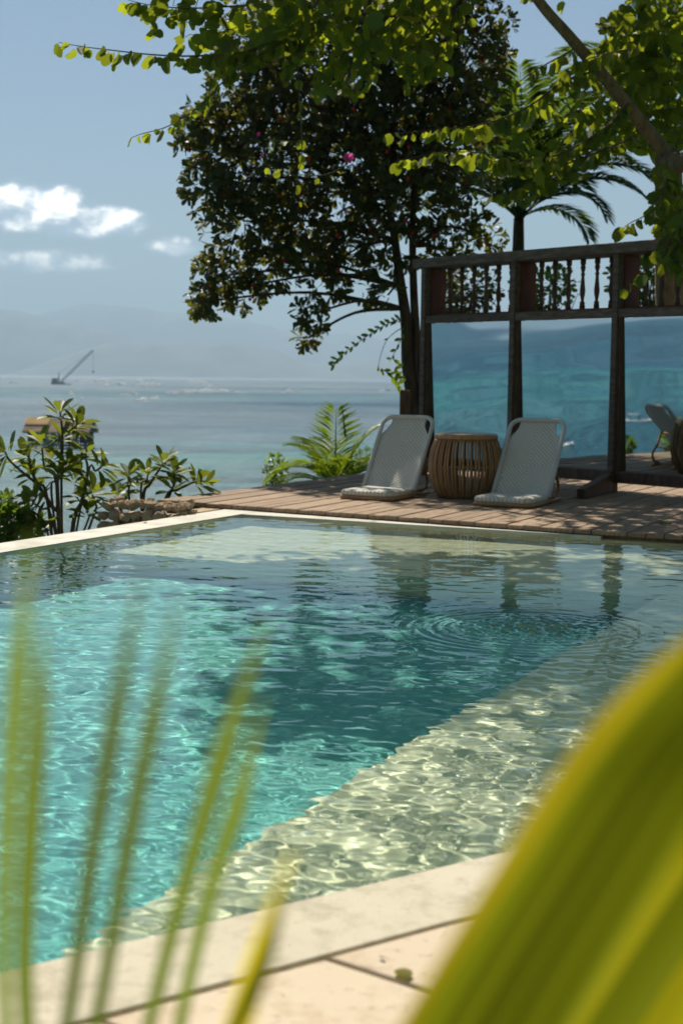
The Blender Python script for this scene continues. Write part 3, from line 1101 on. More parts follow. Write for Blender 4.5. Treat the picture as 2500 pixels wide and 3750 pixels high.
# ------------------------------------------------------------------ barrel stool of rattan canes
bc = G(1686, 1826, 0.0) + VX * 0.10
stool = empty('rattan_stool', (bc.x, bc.y, 0), 0, 'barrel shaped rattan stool of upright canes between the two chairs', 'stool')
HS = 0.535
canep = [(0.215, 0.012), (0.270, 0.10), (0.300, 0.22), (0.302, 0.30), (0.285, 0.40), (0.252, HS - 0.045)]
cane = MB().tube(smooth_path([(r, 0, z) for r, z in canep], 3), 0.0100, 6)
cane_me = mesh('cane', cane.v, cane.f, True)
cane_me.materials.append(M['rattan'])
NC = 58
for k in range(NC):
    o = add('cane', cane_me, None, stool)
    o.rotation_euler = (0, 0, 2 * math.pi * (k + (0.22 if k % 2 else 0)) / NC)
for nm, r, z, th in (('ring', 0.289, 0.27, 0.011), ('ring', 0.205, 0.02, 0.014), ('ring', 0.243, HS - 0.055, 0.012)):
    pts = [(r * math.cos(a), r * math.sin(a), z) for a in np.linspace(0, 2 * math.pi, 33)]
    MB().tube(pts, th, 6, False).build(nm, M['rattan'], stool, smooth=True)
MB().lathe([(0.0, HS - 0.045), (0.250, HS - 0.045), (0.262, HS - 0.035), (0.262, HS - 0.012), (0.250, HS), (0.0, HS)], 40).build('stool_top', M['rattan'], stool, smooth=False)

# ------------------------------------------------------------------ rubble wall of loose limestone
sw = empty('stone_wall', uv(-0.62, -0.1, -0.6), 0, 'low dry wall of loose limestone rubble under the deck corner', 'stone wall')


def stone_mesh(seed):
    r = np.random.default_rng(seed)
    bm = bmesh.new()
    bmesh.ops.create_icosphere(bm, subdivisions=1, radius=1)
    for v in bm.verts:
        v.co *= r.uniform(0.72, 1.12)
    for ax in range(3):                                   # chip flat faces
        for s in (-1, 1):
            lim = r.uniform(0.62, 0.85)
            for v in bm.verts:
                if v.co[ax] * s > lim:
                    v.co[ax] = s * lim
    m_ = MB().bm(bm)
    me = mesh('stone', m_.v, m_.f)
    me.materials.append(M['rubble'])
    return me


stones = [stone_mesh(k) for k in range(9)]


def put_stone(u, v, z, size):
    o = add('stone', stones[rnd.randrange(9)], None, sw)
    o.location = uv(u, v, z) - sw.location
    o.scale = (size * rnd.uniform(0.8, 1.25), size * rnd.uniform(0.8, 1.2), size * rnd.uniform(0.65, 1.0))
    o.rotation_euler = (rnd.uniform(-0.5, 0.5), rnd.uniform(-0.5, 0.5), rnd.uniform(0, 6.28))


u0, u1, v0, v1 = -0.98, -0.33, -0.40, -0.10
core = prism_uv([(u0 + 0.06, v0 + 0.06), (u1 - 0.02, v0 + 0.06), (u1 - 0.02, v1), (u0 + 0.06, v1)], -0.95, -0.055)
core.build('core', M['rubble'], sw, True)
# top layer, front face (towards the camera) and outer side
z = 0.022
vv_ = v0 + 0.03
while vv_ < v1:
    uu_ = u0 + 0.03
    while uu_ < u1:
        put_stone(uu_ + rnd.uniform(-0.01, 0.01), vv_ + rnd.uniform(-0.01, 0.01), z + rnd.uniform(-0.02, 0.012), rnd.uniform(0.036, 0.058))
        uu_ += rnd.uniform(0.065, 0.09)
    vv_ += 0.075
for zz in np.arange(-0.40, 0.0, 0.085):
    uu_ = u0
    while uu_ < u1:
        put_stone(uu_, v0 + 0.02, zz + rnd.uniform(-0.012, 0.012), rnd.uniform(0.052, 0.085))
        uu_ += rnd.uniform(0.09, 0.13)
for zz in np.arange(-0.28, 0.0, 0.08):
    vv_ = v0 + 0.1
    while vv_ < v1:
        put_stone(u1 - 0.01, vv_, zz + rnd.uniform(-0.012, 0.012), rnd.uniform(0.042, 0.065))
        vv_ += rnd.uniform(0.07, 0.10)
MB().raw([uv(a, b, z) for z in (-0.10, -0.03) for a, b in ((-0.47, -0.10), (-0.31, -0.10), (-0.31, 0.20), (-0.47, 0.20))],
         [(3, 2, 1, 0), (4, 5, 6, 7), (0, 1, 5, 4), (1, 2, 6, 5), (2, 3, 7, 6), (3, 0, 4, 7)]).build('cut_block', M['rubble'], sw, True)

# ------------------------------------------------------------------ leaf templates (length 1 along +Y)
def mirrored(half, mid, fold):
    """two folded halves between a midrib and an outline"""
    v = [(0, y, 0) for y in mid]
    nm = len(mid)
    r = [(x, y, fold * x) for x, y in half]
    l = [(-x, y, fold * x) for x, y in half]
    v += r + l
    nh = len(half)
    f = [tuple(list(range(nm))[::-1][nm - 1 - (nm - 1):][::-1][:0] + [0] + [nm + k for k in range(nh)] + list(range(nm - 1, 0, -1)))]
    f += [tuple([0] + list(range(1, nm)) + [nm + nh + k for k in range(nh - 1, -1, -1)])]
    return v, f


BAU = mirrored([(0.16, 0.00), (0.36, 0.14), (0.46, 0.36), (0.46, 0.60), (0.37, 0.84), (0.24, 0.97), (0.11, 0.95)], [0.05, 0.45, 0.83], 0.28)
BAU = ([(x, y, z - 0.16 * y * y + 0.05 * math.sin(9 * x + 5 * y)) for x, y, z in BAU[0]], BAU[1])
OBO = mirrored([(0.055, 0.16), (0.12, 0.42), (0.20, 0.68), (0.17, 0.88)], [0.0, 0.5, 1.0], 0.25)
PLU = mirrored([(0.05, 0.10), (0.15, 0.33), (0.205, 0.60), (0.155, 0.86)], [0.0, 0.5, 1.0], 0.2)
OVA = mirrored([(0.14, 0.12), (0.24, 0.40), (0.18, 0.72)], [0.0, 0.5, 1.0], 0.25)
ROUND = mirrored([(0.2, 0.05), (0.4, 0.3), (0.38, 0.65), (0.2, 0.92)], [0.0, 0.5, 1.0], 0.2)


def rv(a=1.0):
    return Vector((rnd.uniform(-a, a), rnd.uniform(-a, a), rnd.uniform(-a, a)))


# ------------------------------------------------------------------ dark broad-leaved tree behind the deck
TY = 16.0
tb = P(1512, 1660, TY)
tb.z = -0.4
tree = empty('broadleaf_tree', tb, 0, 'dark leafy tree with two slim trunks beside the left end of the mirror screen', 'tree')
tr = MB()
tr.tube(smooth_path([tb, P(1512, 1500, TY), P(1492, 1330, TY), P(1486, 1180, TY - 0.05), P(1468, 1050, TY), P(1445, 880, TY), P(1420, 700, TY), P(1430, 450, TY)], 5), list(np.linspace(0.088, 0.03, 36)), 9)
tr.build('trunk', M['bark_dark'], tree, True, True)
tr = MB()
tr.tube(smooth_path([tb + Vector((0.12, 0.05, 0)), P(1545, 1500, TY), P(1532, 1330, TY), P(1520, 1180, TY), P(1512, 1000, TY), P(1510, 800, TY), P(1525, 600, TY), P(1560, 350, TY)], 5), list(np.linspace(0.066, 0.025, 36)), 9)
tr.build('trunk', M['bark_dark'], tree, True, True)
blobs = [(800, 500, 150, 1.0), (905, 360, 170, 0.9), (750, 690, 100, 0.9), (980, 590, 210, 1.1), (1130, 330, 210, 1), (1290, 590, 240, 1.1), (1120, 830, 160, 1), (890, 810, 150, 1), (800, 1010, 105, 1),
         (735, 1105, 60, 1.1), (885, 1050, 80, 0.9), (1010, 960, 110, 0.9), (1140, 1150, 55, 1.2), (1130, 1235, 32, 1.3), (1200, 1010, 80, 0.9), (1260, 940, 110, 0.9), (1430, 380, 240, 1), (1490, 690, 200, 0.8), (1600, 520, 170, 0.9),
         (1660, 270, 190, 0.9), (1760, 130, 130, 0.8), (1400, 120, 200, 1), (1420, 900, 110, 0.6), (1650, 830, 110, 0.8), (1720, 690, 100, 0.7), (1750, 420, 100, 0.7), (1640, 960, 90, 0.7), (1340, 1060, 50, 0.6),
         (1000, 150, 190, 0.6), (1200, -80, 250, 0.8), (1550, -80, 260, 0.8), (700, 460, 50, 0.9), (1780, 880, 60, 0.7), (1420, 1080, 35, 0.5)]
br = MB()
forks = [P(1470, 1050, TY), P(1445, 880, TY), P(1425, 720, TY), P(1515, 900, TY), P(1522, 620, TY), P(1428, 560, TY), P(1480, 1130, TY)]
lm = []
for (px, py, r, dens) in blobs:
    c = P(px, py, TY + rnd.uniform(-0.3, 0.3))
    rw = r / F * TY
    fk = min(forks, key=lambda q_: (q_ - c).length + max(0, q_.z - c.z) * 0.6)
    midp = fk.lerp(c, 0.5) + Vector((0, 0, 0.10)) + rv(0.08)
    br.tube(smooth_path([fk, midp, c], 5), list(np.linspace(0.024, 0.010, 11)), 6)
    n = int(58 * dens * (rw / 0.4) ** 2 * 1.4) + 4
    for k in range(n):
        d = rv()
        while d.length > 1 or d.length < 0.25:
            d = rv()
        p = c + Vector((d.x * rw, d.y * rw * 1.15 + 0.0, d.z * rw))
        if rnd.random() < 0.35:
            br.tube([c.lerp(p, 0.25) + rv(0.03), c.lerp(p, 0.65) + Vector((0, 0, -0.02)), p], [0.006, 0.005, 0.003], 4, False)
        axis = (d + Vector((0, -0.1, 0.15)) + rv(0.4)).normalized()
        a0 = rnd.uniform(0, 6.28)
        s1 = axis.cross(Vector((0.2, 0.3, 0.9))).normalized()
        s2 = axis.cross(s1)
        nl = rnd.randint(5, 9)
        for j in range(nl):
            a = a0 + j * 2.399
            op = rnd.uniform(0.5, 1.25)
            dd = axis * math.cos(op) + (s1 * math.cos(a) + s2 * math.sin(a)) * math.sin(op) + Vector((0, 0, -0.28))
            lm.append(basis(p + dd * 0.012, dd, axis + rv(0.35), rnd.uniform(0.07, 0.14)))
br.build('branches', M['bark_dark'], tree, True, True)
foliage(tree, lm, *OBO, M['dark_leaf'], variants=[(1.25, 0.2, -0.25, 0.0), (0.85, -0.1, 0.2, 0.3)])
fr = MB()
bmf = bmesh.new()
bmesh.ops.create_icosphere(bmf, subdivisions=1, radius=0.022)
fr.bm(bmf)
fruit_me = mesh('fruit', fr.v, fr.f, True)
fruit_me.materials.append(M['red'])
for k in range(60):
    px, py, r, _ = blobs[rnd.randrange(0, 24)]
    p = P(px + rnd.uniform(-r, r) * 0.8, py + rnd.uniform(-r, r) * 0.8, TY - r / F * TY * rnd.uniform(0.5, 1.05))
    o = add('fruit', fruit_me, None, tree)
    o.location = p - tree.location
    o.scale = (1, 1, rnd.uniform(1.0, 1.7))

# ------------------------------------------------------------------ butterfly-leaved tree arching over the deck from the right
BY = 12.4
bb = P(2450, 1000, 14.6)
bb.z = -0.4
bau = empty('butterfly_leaf_tree', bb, 0, 'tree with pale slanting limb and bright yellow-green rounded leaves overhanging from the upper right', 'tree')
MB().tube(smooth_path([bb, P(2455, 1500, 14.5), P(2450, 950, 14.1), P(2448, 760, 13.6), P(2445, 580, 13.0)], 5), list(np.linspace(0.17, 0.12, 21)), 10).build('trunk', M['bark_pale'], bau, True, True)
limb = smooth_path([P(2452, 640, 13.1), P(2432, 560, 13.0), P(2330, 430, 12.8), P(2200, 270, 12.5), P(2080, 130, 12.2), P(1965, -5, 11.9), P(1820, -240, 11.4), P(1600, -500, 10.9)], 5)
MB().tube(limb, list(np.linspace(0.070, 0.030, len(limb))), 10).build('limb', M['bark_pale'], bau, True, True)
limb2 = smooth_path([P(2440, 600, 13.0), P(2520, 585, 12.8), P(2640, 480, 12.6), P(2750, 250, 12.4), P(2780, -150, 12.0)], 5)
MB().tube(limb2, list(np.linspace(0.10, 0.05, len(limb2))), 10).build('limb', M['bark_pale'], bau, True, True)
tw = MB()
bl = []


def bleaf(p, d, size, nrm=None):
    bl.append(basis(p, d, nrm if nrm is not None else (rv(1) + Vector((0, -0.5, 0.35))), size))


def spray(path, r0, size=0.125, gap=0.055, n=5, density=1.0, droop=0.9):
    pts = smooth_path(path, n)
    tw.tube(pts, list(np.linspace(r0, 0.0022, len(pts))), 5)
    L_ = sum((pts[i + 1] - pts[i]).length for i in range(len(pts) - 1))
    acc, side = 0.0, 1
    for i in range(len(pts) - 1):
        seg = pts[i + 1] - pts[i]
        acc += seg.length
        while acc > gap / density:
            acc -= gap / density
            side = -side
            t = rnd.random()
            p = pts[i].lerp(pts[i + 1], t)
            frac = (i + t) / len(pts)
            out_ = seg.normalized().cross(Vector((0, 0, 1)))
            d = seg.normalized() * rnd.uniform(0.1, 0.7) + out_ * side * rnd.uniform(0.1, 0.8) + Vector((0, 0, -droop * rnd.uniform(0.4, 1.3))) + rv(0.25)
            stalk = d.normalized() * rnd.uniform(0.015, 0.03)
            s = size * rnd.uniform(0.55, 1.15) * (1.0 if frac < 0.75 else 0.72)
            bleaf(p + stalk, d, s)


Y1 = 11.3
# sprays reaching left at the top of the picture
spray([P(1120, 120, Y1 + 0.2), P(900, 190, Y1), P(700, 205, Y1 - 0.1), P(560, 200, Y1 - 0.2), P(420, 185, Y1 - 0.2), P(300, 170, Y1 - 0.3), P(215, 155, Y1 - 0.3)], 0.010, 0.125, 0.042)
spray([P(1050, 150, Y1), P(860, 260, Y1 - 0.1), P(740, 380, Y1 - 0.2), P(620, 460, Y1 - 0.2), P(520, 490, Y1 - 0.3), P(480, 505, Y1 - 0.3)], 0.008, 0.095, 0.05)
spray([P(900, 20, Y1), P(700, 30, Y1), P(560, 20, Y1), P(470, 0, Y1)], 0.008, 0.12, 0.05)
spray([P(1200, 60, Y1), P(1000, 150, Y1), P(880, 200, Y1), P(780, 290, Y1), P(760, 400, Y1)], 0.008, 0.12, 0.05)
spray([P(1300, 0, Y1), P(1130, 120, Y1), P(1060, 220, Y1), P(1050, 300, Y1)], 0.008, 0.12, 0.05)
spray([P(1500, 20, Y1), P(1350, 150, Y1), P(1230, 210, Y1), P(1150, 300, Y1)], 0.008, 0.12, 0.05)
spray([P(1650, 0, Y1), P(1560, 120, Y1), P(1500, 230, Y1), P(1480, 300, Y1)], 0.008, 0.13, 0.05)
spray([P(1750, -40, Y1), P(1660, 60, Y1), P(1640, 150, Y1), P(1560, 250, Y1), P(1500, 280, Y1)], 0.008, 0.12, 0.045)
# hanging flowering shoots
spray([P(1090, 230, Y1), P(1100, 420, Y1), P(1105, 560, Y1), P(1085, 680, Y1), P(1110, 760, Y1)], 0.006, 0.07, 0.13)
spray([P(1100, 520, Y1), P(1030, 515, Y1), P(960, 510, Y1)], 0.004, 0.075, 0.10)
spray([P(1095, 650, Y1), P(1020, 620, Y1), P(955, 595, Y1)], 0.004, 0.07, 0.14)
spray([P(1095, 640, Y1), P(1190, 640, Y1), P(1275, 600, Y1)], 0.004, 0.06, 0.14)
# sprays from the slanting limb to the left
spray([P(2190, 255, 12.4), P(2060, 300, 12.1), P(1950, 380, 11.9), P(1850, 430, 11.8), P(1740, 460, 11.6), P(1600, 475, 11.5), P(1440, 490, 11.4)], 0.012, 0.135, 0.040)
spray([P(2300, 380, 12.6), P(2200, 480, 12.2), P(2030, 570, 12.0), P(1880, 585, 11.8), P(1760, 560, 11.6), P(1620, 560, 11.5), P(1450, 590, 11.4)], 0.012, 0.13, 0.032)
spray([P(2330, 500, 12.6), P(2230, 540, 12.4), P(2100, 590, 12.2), P(1980, 640, 12.0), P(1900, 690, 11.9), P(1750, 730, 11.8)], 0.011, 0.13, 0.045)
spray([P(2100, 180, 12.2), P(1990, 240, 12.0), P(1900, 300, 11.9), P(1830, 360, 11.8)], 0.008, 0.12, 0.05)
spray([P(2330, 180, 12.5), P(2250, 190, 12.3), P(2140, 220, 12.0), P(2050, 270, 11.8)], 0.009, 0.13, 0.045)
spray([P(2100, 620, 12.2), P(2000, 680, 12.1), P(1880, 720, 12.0), P(1740, 690, 12.0)], 0.006, 0.12, 0.06)
spray([P(2450, 640, 12.8), P(2400, 760, 12.4), P(2300, 820, 12.2), P(2270, 850, 12.1)], 0.008, 0.12, 0.06)
spray([P(2500, 700, 12.6), P(2470, 850, 12.3), P(2420, 950, 12.1), P(2330, 1010, 12.0), P(2280, 1060, 12.0)], 0.008, 0.12, 0.06)
spray([P(2540, 600, 12.5), P(2510, 760, 12.2), P(2470, 900, 12.0), P(2490, 980, 11.9)], 0.008, 0.13, 0.05)
spray([P(2440, 700, 13.2), P(2420, 800, 13.0), P(2440, 900, 13.0)], 0.008, 0.13, 0.04)


def cluster(px, py, rx, ry, Yc, dy, n, size=0.125):
    for k in range(n):
        a, r = rnd.uniform(0, 6.28), math.sqrt(rnd.random())
        p = P(px + rx * r * math.cos(a), py + ry * r * math.sin(a), Yc + rnd.uniform(-dy, dy))
        d = Vector((rnd.uniform(-1, 1), rnd.uniform(-0.7, 0.7), rnd.uniform(-1.3, 0.2)))
        if rnd.random() < 0.3:
            tw.tube([p, p - d.normalized() * 0.03 + rv(0.02), p + rv(0.12) + Vector((0.05, 0, 0.08))], [0.002, 0.003, 0.004], 4, False)
        bleaf(p, d, size * rnd.uniform(0.55, 1.2))


cluster(900, 80, 260, 120, 11.4, 0.4, 75)
cluster(1250, 90, 330, 170, 11.5, 0.5, 190)
cluster(1560, 110, 160, 170, 11.5, 0.4, 75)
cluster(1230, 280, 140, 70, 11.4, 0.3, 22)
cluster(760, 190, 120, 80, 11.3, 0.3, 25)
cluster(2400, 150, 190, 190, 13.2, 0.5, 190, 0.14)
cluster(2430, 400, 120, 170, 13.5, 0.4, 130, 0.14)
cluster(2260, 190, 100, 110, 13.2, 0.3, 45, 0.13)
cluster(2270, 430, 110, 120, 13.4, 0.3, 40, 0.13)
cluster(2040, 470, 170, 100, 12.6, 0.3, 34, 0.13)
cluster(1850, 590, 190, 50, 11.9, 0.3, 26, 0.13)
cluster(2100, 610, 150, 60, 12.4, 0.3, 18, 0.13)
cluster(2460, 760, 70, 150, 12.8, 0.4, 60, 0.13)
cluster(2450, 930, 70, 70, 12.2, 0.3, 22, 0.13)
cluster(2400, 250, 170, 300, 14.3, 0.4, 260, 0.14)
cluster(2230, 330, 130, 200, 13.9, 0.3, 60, 0.13)
cluster(1250, 60, 480, 90, 12.0, 0.3, 110)
cluster(640, 60, 120, 70, 11.4, 0.2, 18)
# crown above the picture, with unseen clusters added to shade pool and deck
crown = [Vector((rnd.uniform(-0.4, 5.2), rnd.uniform(10.2, 13.2), rnd.uniform(4.9, 7.4))) for k in range(24)]
crown += [Vector((rnd.uniform(-0.35, 1.3), rnd.uniform(9.1, 10.5), rnd.uniform(5.4, 6.2))) for k in range(14)] + [Vector((rnd.uniform(1.8, 4.5), rnd.uniform(7.8, 10.2), rnd.uniform(5.2, 6.6))) for k in range(9)]
crown += [Vector((rnd.uniform(-1.35, 0.4), rnd.uniform(9.9, 12.6), rnd.uniform(4.9, 5.9))) for k in range(32)] + [Vector((rnd.uniform(1.6, 4.3), rnd.uniform(13.6, 16.0), rnd.uniform(5.7, 7.2))) for k in range(18)] + [Vector((rnd.uniform(0.3, 2.4), rnd.uniform(14.4, 16.6), rnd.uniform(5.3, 6.6))) for k in range(15)]
for c in crown:
    tw.tube(smooth_path([limb[-10] if c.x < 2.5 else limb2[-3], limb[-4].lerp(c, 0.5) + Vector((0, 0, 0.2)), c], 4), list(np.linspace(0.03, 0.01, 9)), 5)
    for j in range(62):
        d = rv()
        while d.length > 1:
            d = rv()
        bleaf(c + Vector((d.x * 0.75, d.y * 0.7, d.z * 0.4)), Vector((rnd.uniform(-1, 1), rnd.uniform(-1, 1), rnd.uniform(-1.2, 0.1))), rnd.uniform(0.10, 0.155))
tag(tw.build('twigs', M['bark_plum'], bau, True, True), kind='stuff')
foliage(bau, bl, *BAU, M['bau_leaf'], variants=[(0.85, 0.25, 0.10, 0.3), (1.08, -0.2, -0.12, -0.25), (0.7, 0.55, -0.25, 0.1), (0.95, 0.0, 0.28, -0.4)])
# pink blossoms on the hanging shoots
petal = mesh('petal', [(0, 0, 0), (0.3, 0.35, 0.1), (0.26, 0.75, 0.12), (0.0, 1.0, 0.05), (-0.26, 0.75, 0.12), (-0.3, 0.35, 0.1), (0, 0.5, -0.04)], [(0, 1, 2, 6), (6, 2, 3), (6, 3, 4), (0, 6, 4, 5)], True)
petal.materials.append(M['pink'])
for (px, py, s) in [(1276, 580, 0.05), (960, 572, 0.018), (946, 492, 0.022)]:
    c = P(px, py, Y1 - 0.05)
    for j in range(6):
        a = j * 2 * math.pi / 6 + rnd.uniform(-0.2, 0.2)
        d = Vector((math.cos(a), -0.45, math.sin(a)))
        o = add('petal', petal, None, bau)
        o.matrix_local = Matrix.Translation(-bau.location) @ basis(c, d, Vector((0, -1, 0)) + rv(0.2), s * rnd.uniform(0.85, 1.15))

# ------------------------------------------------------------------ palms
def frond(base, azim, el0, length, droop, nl, ll, width=0.028, roll=0.0, stalk=0.16, tip=0.35, hang=0.35):
    """one feather palm leaf: rachis plus folded drooping leaflets (world coordinates)"""
    mb = MB()
    h = Vector((math.cos(azim), math.sin(azim), 0))
    n = 16
    pts, p = [Vector(base)], Vector(base)
    for i in range(n):
        t = (i + 0.5) / n
        e = el0 - droop * t ** 1.4
        p = p + (h * math.cos(e) + Vector((0, 0, math.sin(e)))) * (length / n)
        pts.append(p.copy())
    mb.tube(pts, list(np.linspace(0.018, 0.003, n + 1)), 5)
    side = Vector((-h.y, h.x, 0))
    for s in (-1, 1):
        for k in range(nl):
            t = stalk + (1 - stalk) * (k + rnd.uniform(0.2, 0.8)) / nl
            i = min(int(t * n), n - 1)
            fr_ = t * n - i
            q = pts[i].lerp(pts[i + 1], fr_)
            ax = (pts[i + 1] - pts[i]).normalized()
            upv = side.cross(ax) * -1
            if upv.z < 0:
                upv = -upv
            lt = ll * (math.sin(math.pi * min(0.97, 0.18 + 0.72 * (t - stalk) / (1 - stalk))) * (1 - tip) + tip * (1 - 0.5 * t))
            d = (side * s * rnd.uniform(0.7, 0.95) + ax * rnd.uniform(0.55, 0.85) + upv * (0.15 + roll * s)).normalized()
            m1 = q + d * lt * 0.45
            d2 = (d + Vector((0, 0, -hang * rnd.uniform(0.7, 1.4)))).normalized()
            m2 = m1 + d2 * lt * 0.55
            wv_ = d.cross(upv).normalized() * width * 0.5
            fold = upv * width * 0.18
            b0 = len(mb.v)
            mb.v += [tuple(q), tuple(m1 - wv_ + fold), tuple(m1 - fold * 0.6), tuple(m1 + wv_ + fold), tuple(m2)]
            mb.f += [(b0, b0 + 1, b0 + 2), (b0, b0 + 2, b0 + 3), (b0 + 1, b0 + 4, b0 + 2), (b0 + 2, b0 + 4, b0 + 3)]
    return mb


R = math.radians
KY = 19.0
kb = P(1898, 1500, KY)
kb.z = -0.5
palm = empty('coconut_palm', kb, 0, 'coconut palm with slim trunk and arching fronds rising behind the mirror screen', 'palm tree')
kc = P(1898, 800, KY)
MB().tube(smooth_path([kb, P(1890, 1100, KY), P(1896, 930, KY), kc], 5), list(np.linspace(0.11, 0.07, 16)), 10).build('trunk', M['bark_dark'], palm, True, True)
for (a, e, ln, dr, nl, ll) in [(-8, 56, 2.35, 118, 46, 0.50), (-30, 40, 1.35, 105, 30, 0.42), (80, 62, 2.4, 60, 44, 0.55), (-70, 68, 2.2, 70, 42, 0.55), (25, 70, 2.6, 62, 46, 0.55), (-20, 78, 2.6, 50, 46, 0.52),
                               (150, 70, 2.3, 72, 44, 0.5), (175, 52, 1.5, 95, 32, 0.42), (200, 60, 1.9, 90, 38, 0.46), (110, 82, 2.5, 40, 46, 0.5), (-45, 60, 2.0, 95, 40, 0.5), (15, 30, 1.2, 100, 28, 0.4), (-5, 66, 2.0, 90, 42, 0.5), (-15, 45, 1.7, 85, 36, 0.5), (10, 60, 2.3, 85, 42, 0.5), (160, 45, 1.4, 85, 32, 0.45), (190, 72, 2.1, 60, 42, 0.5), (-60, 48, 1.5, 90, 34, 0.45), (-120, 50, 1.5, 90, 34, 0.45), (5, 76, 2.8, 75, 48, 0.55), (-100, 76, 2.3, 60, 44, 0.52)]:
    frond(kc + rv(0.04), R(a), R(e), ln, R(dr), int(nl * 1.8), ll * 1.3, 0.042).build('frond', M['palm_leaf'], palm, True)
KY2 = 21.0
kb2 = P(2455, 1500, KY2)
kb2.z = -0.5
palm2 = empty('coconut_palm', kb2, 0, 'farther palm half hidden behind the slanting pale limb at upper right', 'palm tree')
kc2 = P(2455, 420, KY2)
MB().tube(smooth_path([kb2, P(2450, 900, KY2), P(2453, 650, KY2), kc2], 5), list(np.linspace(0.14, 0.09, 16)), 10).build('trunk', M['bark_dark'], palm2, True, True)
for (a, e, ln, dr, nl, ll) in [(176, 48, 2.3, 95, 46, 0.55), (150, 62, 2.2, 80, 44, 0.55), (200, 30, 1.9, 80, 40, 0.5), (-10, 50, 2.3, 95, 46, 0.55), (20, 35, 2.0, 90, 40, 0.5), (-40, 15, 1.8, 80, 38, 0.5), (60, 70, 2.2, 70, 42, 0.5),
                               (-90, 60, 2.0, 90, 42, 0.55), (-60, 0, 1.7, 70, 36, 0.5), (230, 5, 1.6, 70, 36, 0.5), (100, 80, 2.3, 50, 42, 0.5)]:
    frond(kc2 + rv(0.04), R(a), R(e), ln, R(dr), int(nl * 1.8), ll * 1.3, 0.042).build('frond', M['palm_leaf'], palm2, True)
SY = 16.2
sbp = P(1235, 1800, SY)
small = empty('young_palm', (sbp.x, sbp.y, sbp.z - 0.5), 0, 'bright green young palm just beyond the deck edge, left of the chairs', 'palm')
MB().tube([sbp + Vector((0, 0, -0.5)), sbp], [0.07, 0.05], 8).build('stem', M['bark_plum'], small, True, True)
for (a, e, ln, dr, nl, ll) in [(176, 52, 0.95, 110, 34, 0.42), (150, 72, 0.85, 75, 30, 0.44), (120, 68, 0.95, 65, 30, 0.44), (40, 62, 0.95, 75, 30, 0.44), (15, 50, 0.9, 80, 30, 0.42), (200, 40, 0.75, 80, 28, 0.36), (-60, 70, 0.7, 80, 28, 0.36),
                               (-100, 55, 0.6, 80, 26, 0.34), (-20, 55, 0.75, 75, 26, 0.36), (90, 88, 0.95, 20, 28, 0.4), (-150, 30, 0.7, 70, 28, 0.34), (230, 62, 0.75, 80, 28, 0.36), (5, 78, 0.9, 45, 30, 0.38)]:
    frond(sbp + rv(0.03), R(a), R(e), ln, R(dr), int(nl * 1.6), ll * 1.1, 0.018, hang=0.25, stalk=0.08).build('frond', M['young_palm'], small, True)
MB().tube([P(1265, 1600, SY), P(1252, 1490, SY)], [0.014, 0.003], 6).build('spear_leaf', M['palm_leaf'], small, True)


# ------------------------------------------------------------------ frangipani shrubs left of the pool
def rosette(mats, p, axis, n, size, spread=1.0):
    axis = axis.normalized()
    s1 = axis.cross(Vector((0.2, 0.9, 0.3))).normalized()
    s2 = axis.cross(s1)
    a0 = rnd.uniform(0, 6.28)
    for j in range(n):
        a = a0 + j * 2.399
        op = spread * (0.45 + 0.95 * (j + 0.5) / n) + rnd.uniform(-0.12, 0.12)
        d = axis * math.cos(op) + (s1 * math.cos(a) + s2 * math.sin(a)) * math.sin(op) + Vector((0, 0, -0.12))
        mats.append(basis(p + d * 0.02 - axis * 0.05 * (j / n), d, axis + Vector((0, 0, 0.4)) + rv(0.15), size * rnd.uniform(0.75, 1.12)))


def z5(x, y):
    return (x * 900 / 1568, 1450 + y * 600 / 1045)


def shrub(label, base_px, Yp, stems, tips, size):
    b = P(*z5(*base_px), Yp)
    t = empty('frangipani', (b.x, b.y, b.z - 0.45), 0, label, 'shrub', 'frangipani shrubs left of the pool')
    for path, r0 in stems:
        pts = [b + Vector((rnd.uniform(-0.04, 0.04), 0, -0.45))] + [P(*z5(x, y), Yp + dy) for x, y, dy in path]
        pp = smooth_path(pts, 5)
        MB().tube(pp, list(np.linspace(r0 * 0.8, 0.008, len(pp))), 7).build('stem', M['bark_plum'], t, True, True)
    mats = []
    for (x, y, dy, ax, n) in tips:
        rosette(mats, P(*z5(x, y), Yp + dy), Vector((ax[0], rnd.uniform(-0.4, 0.2), ax[1])), n + 3, size * 1.18)
    foliage(t, mats, *PLU, M['plum_leaf'], variants=[(1.1, 0.25, -0.22, 0.15), (0.9, 0.0, -0.4, -0.2)])


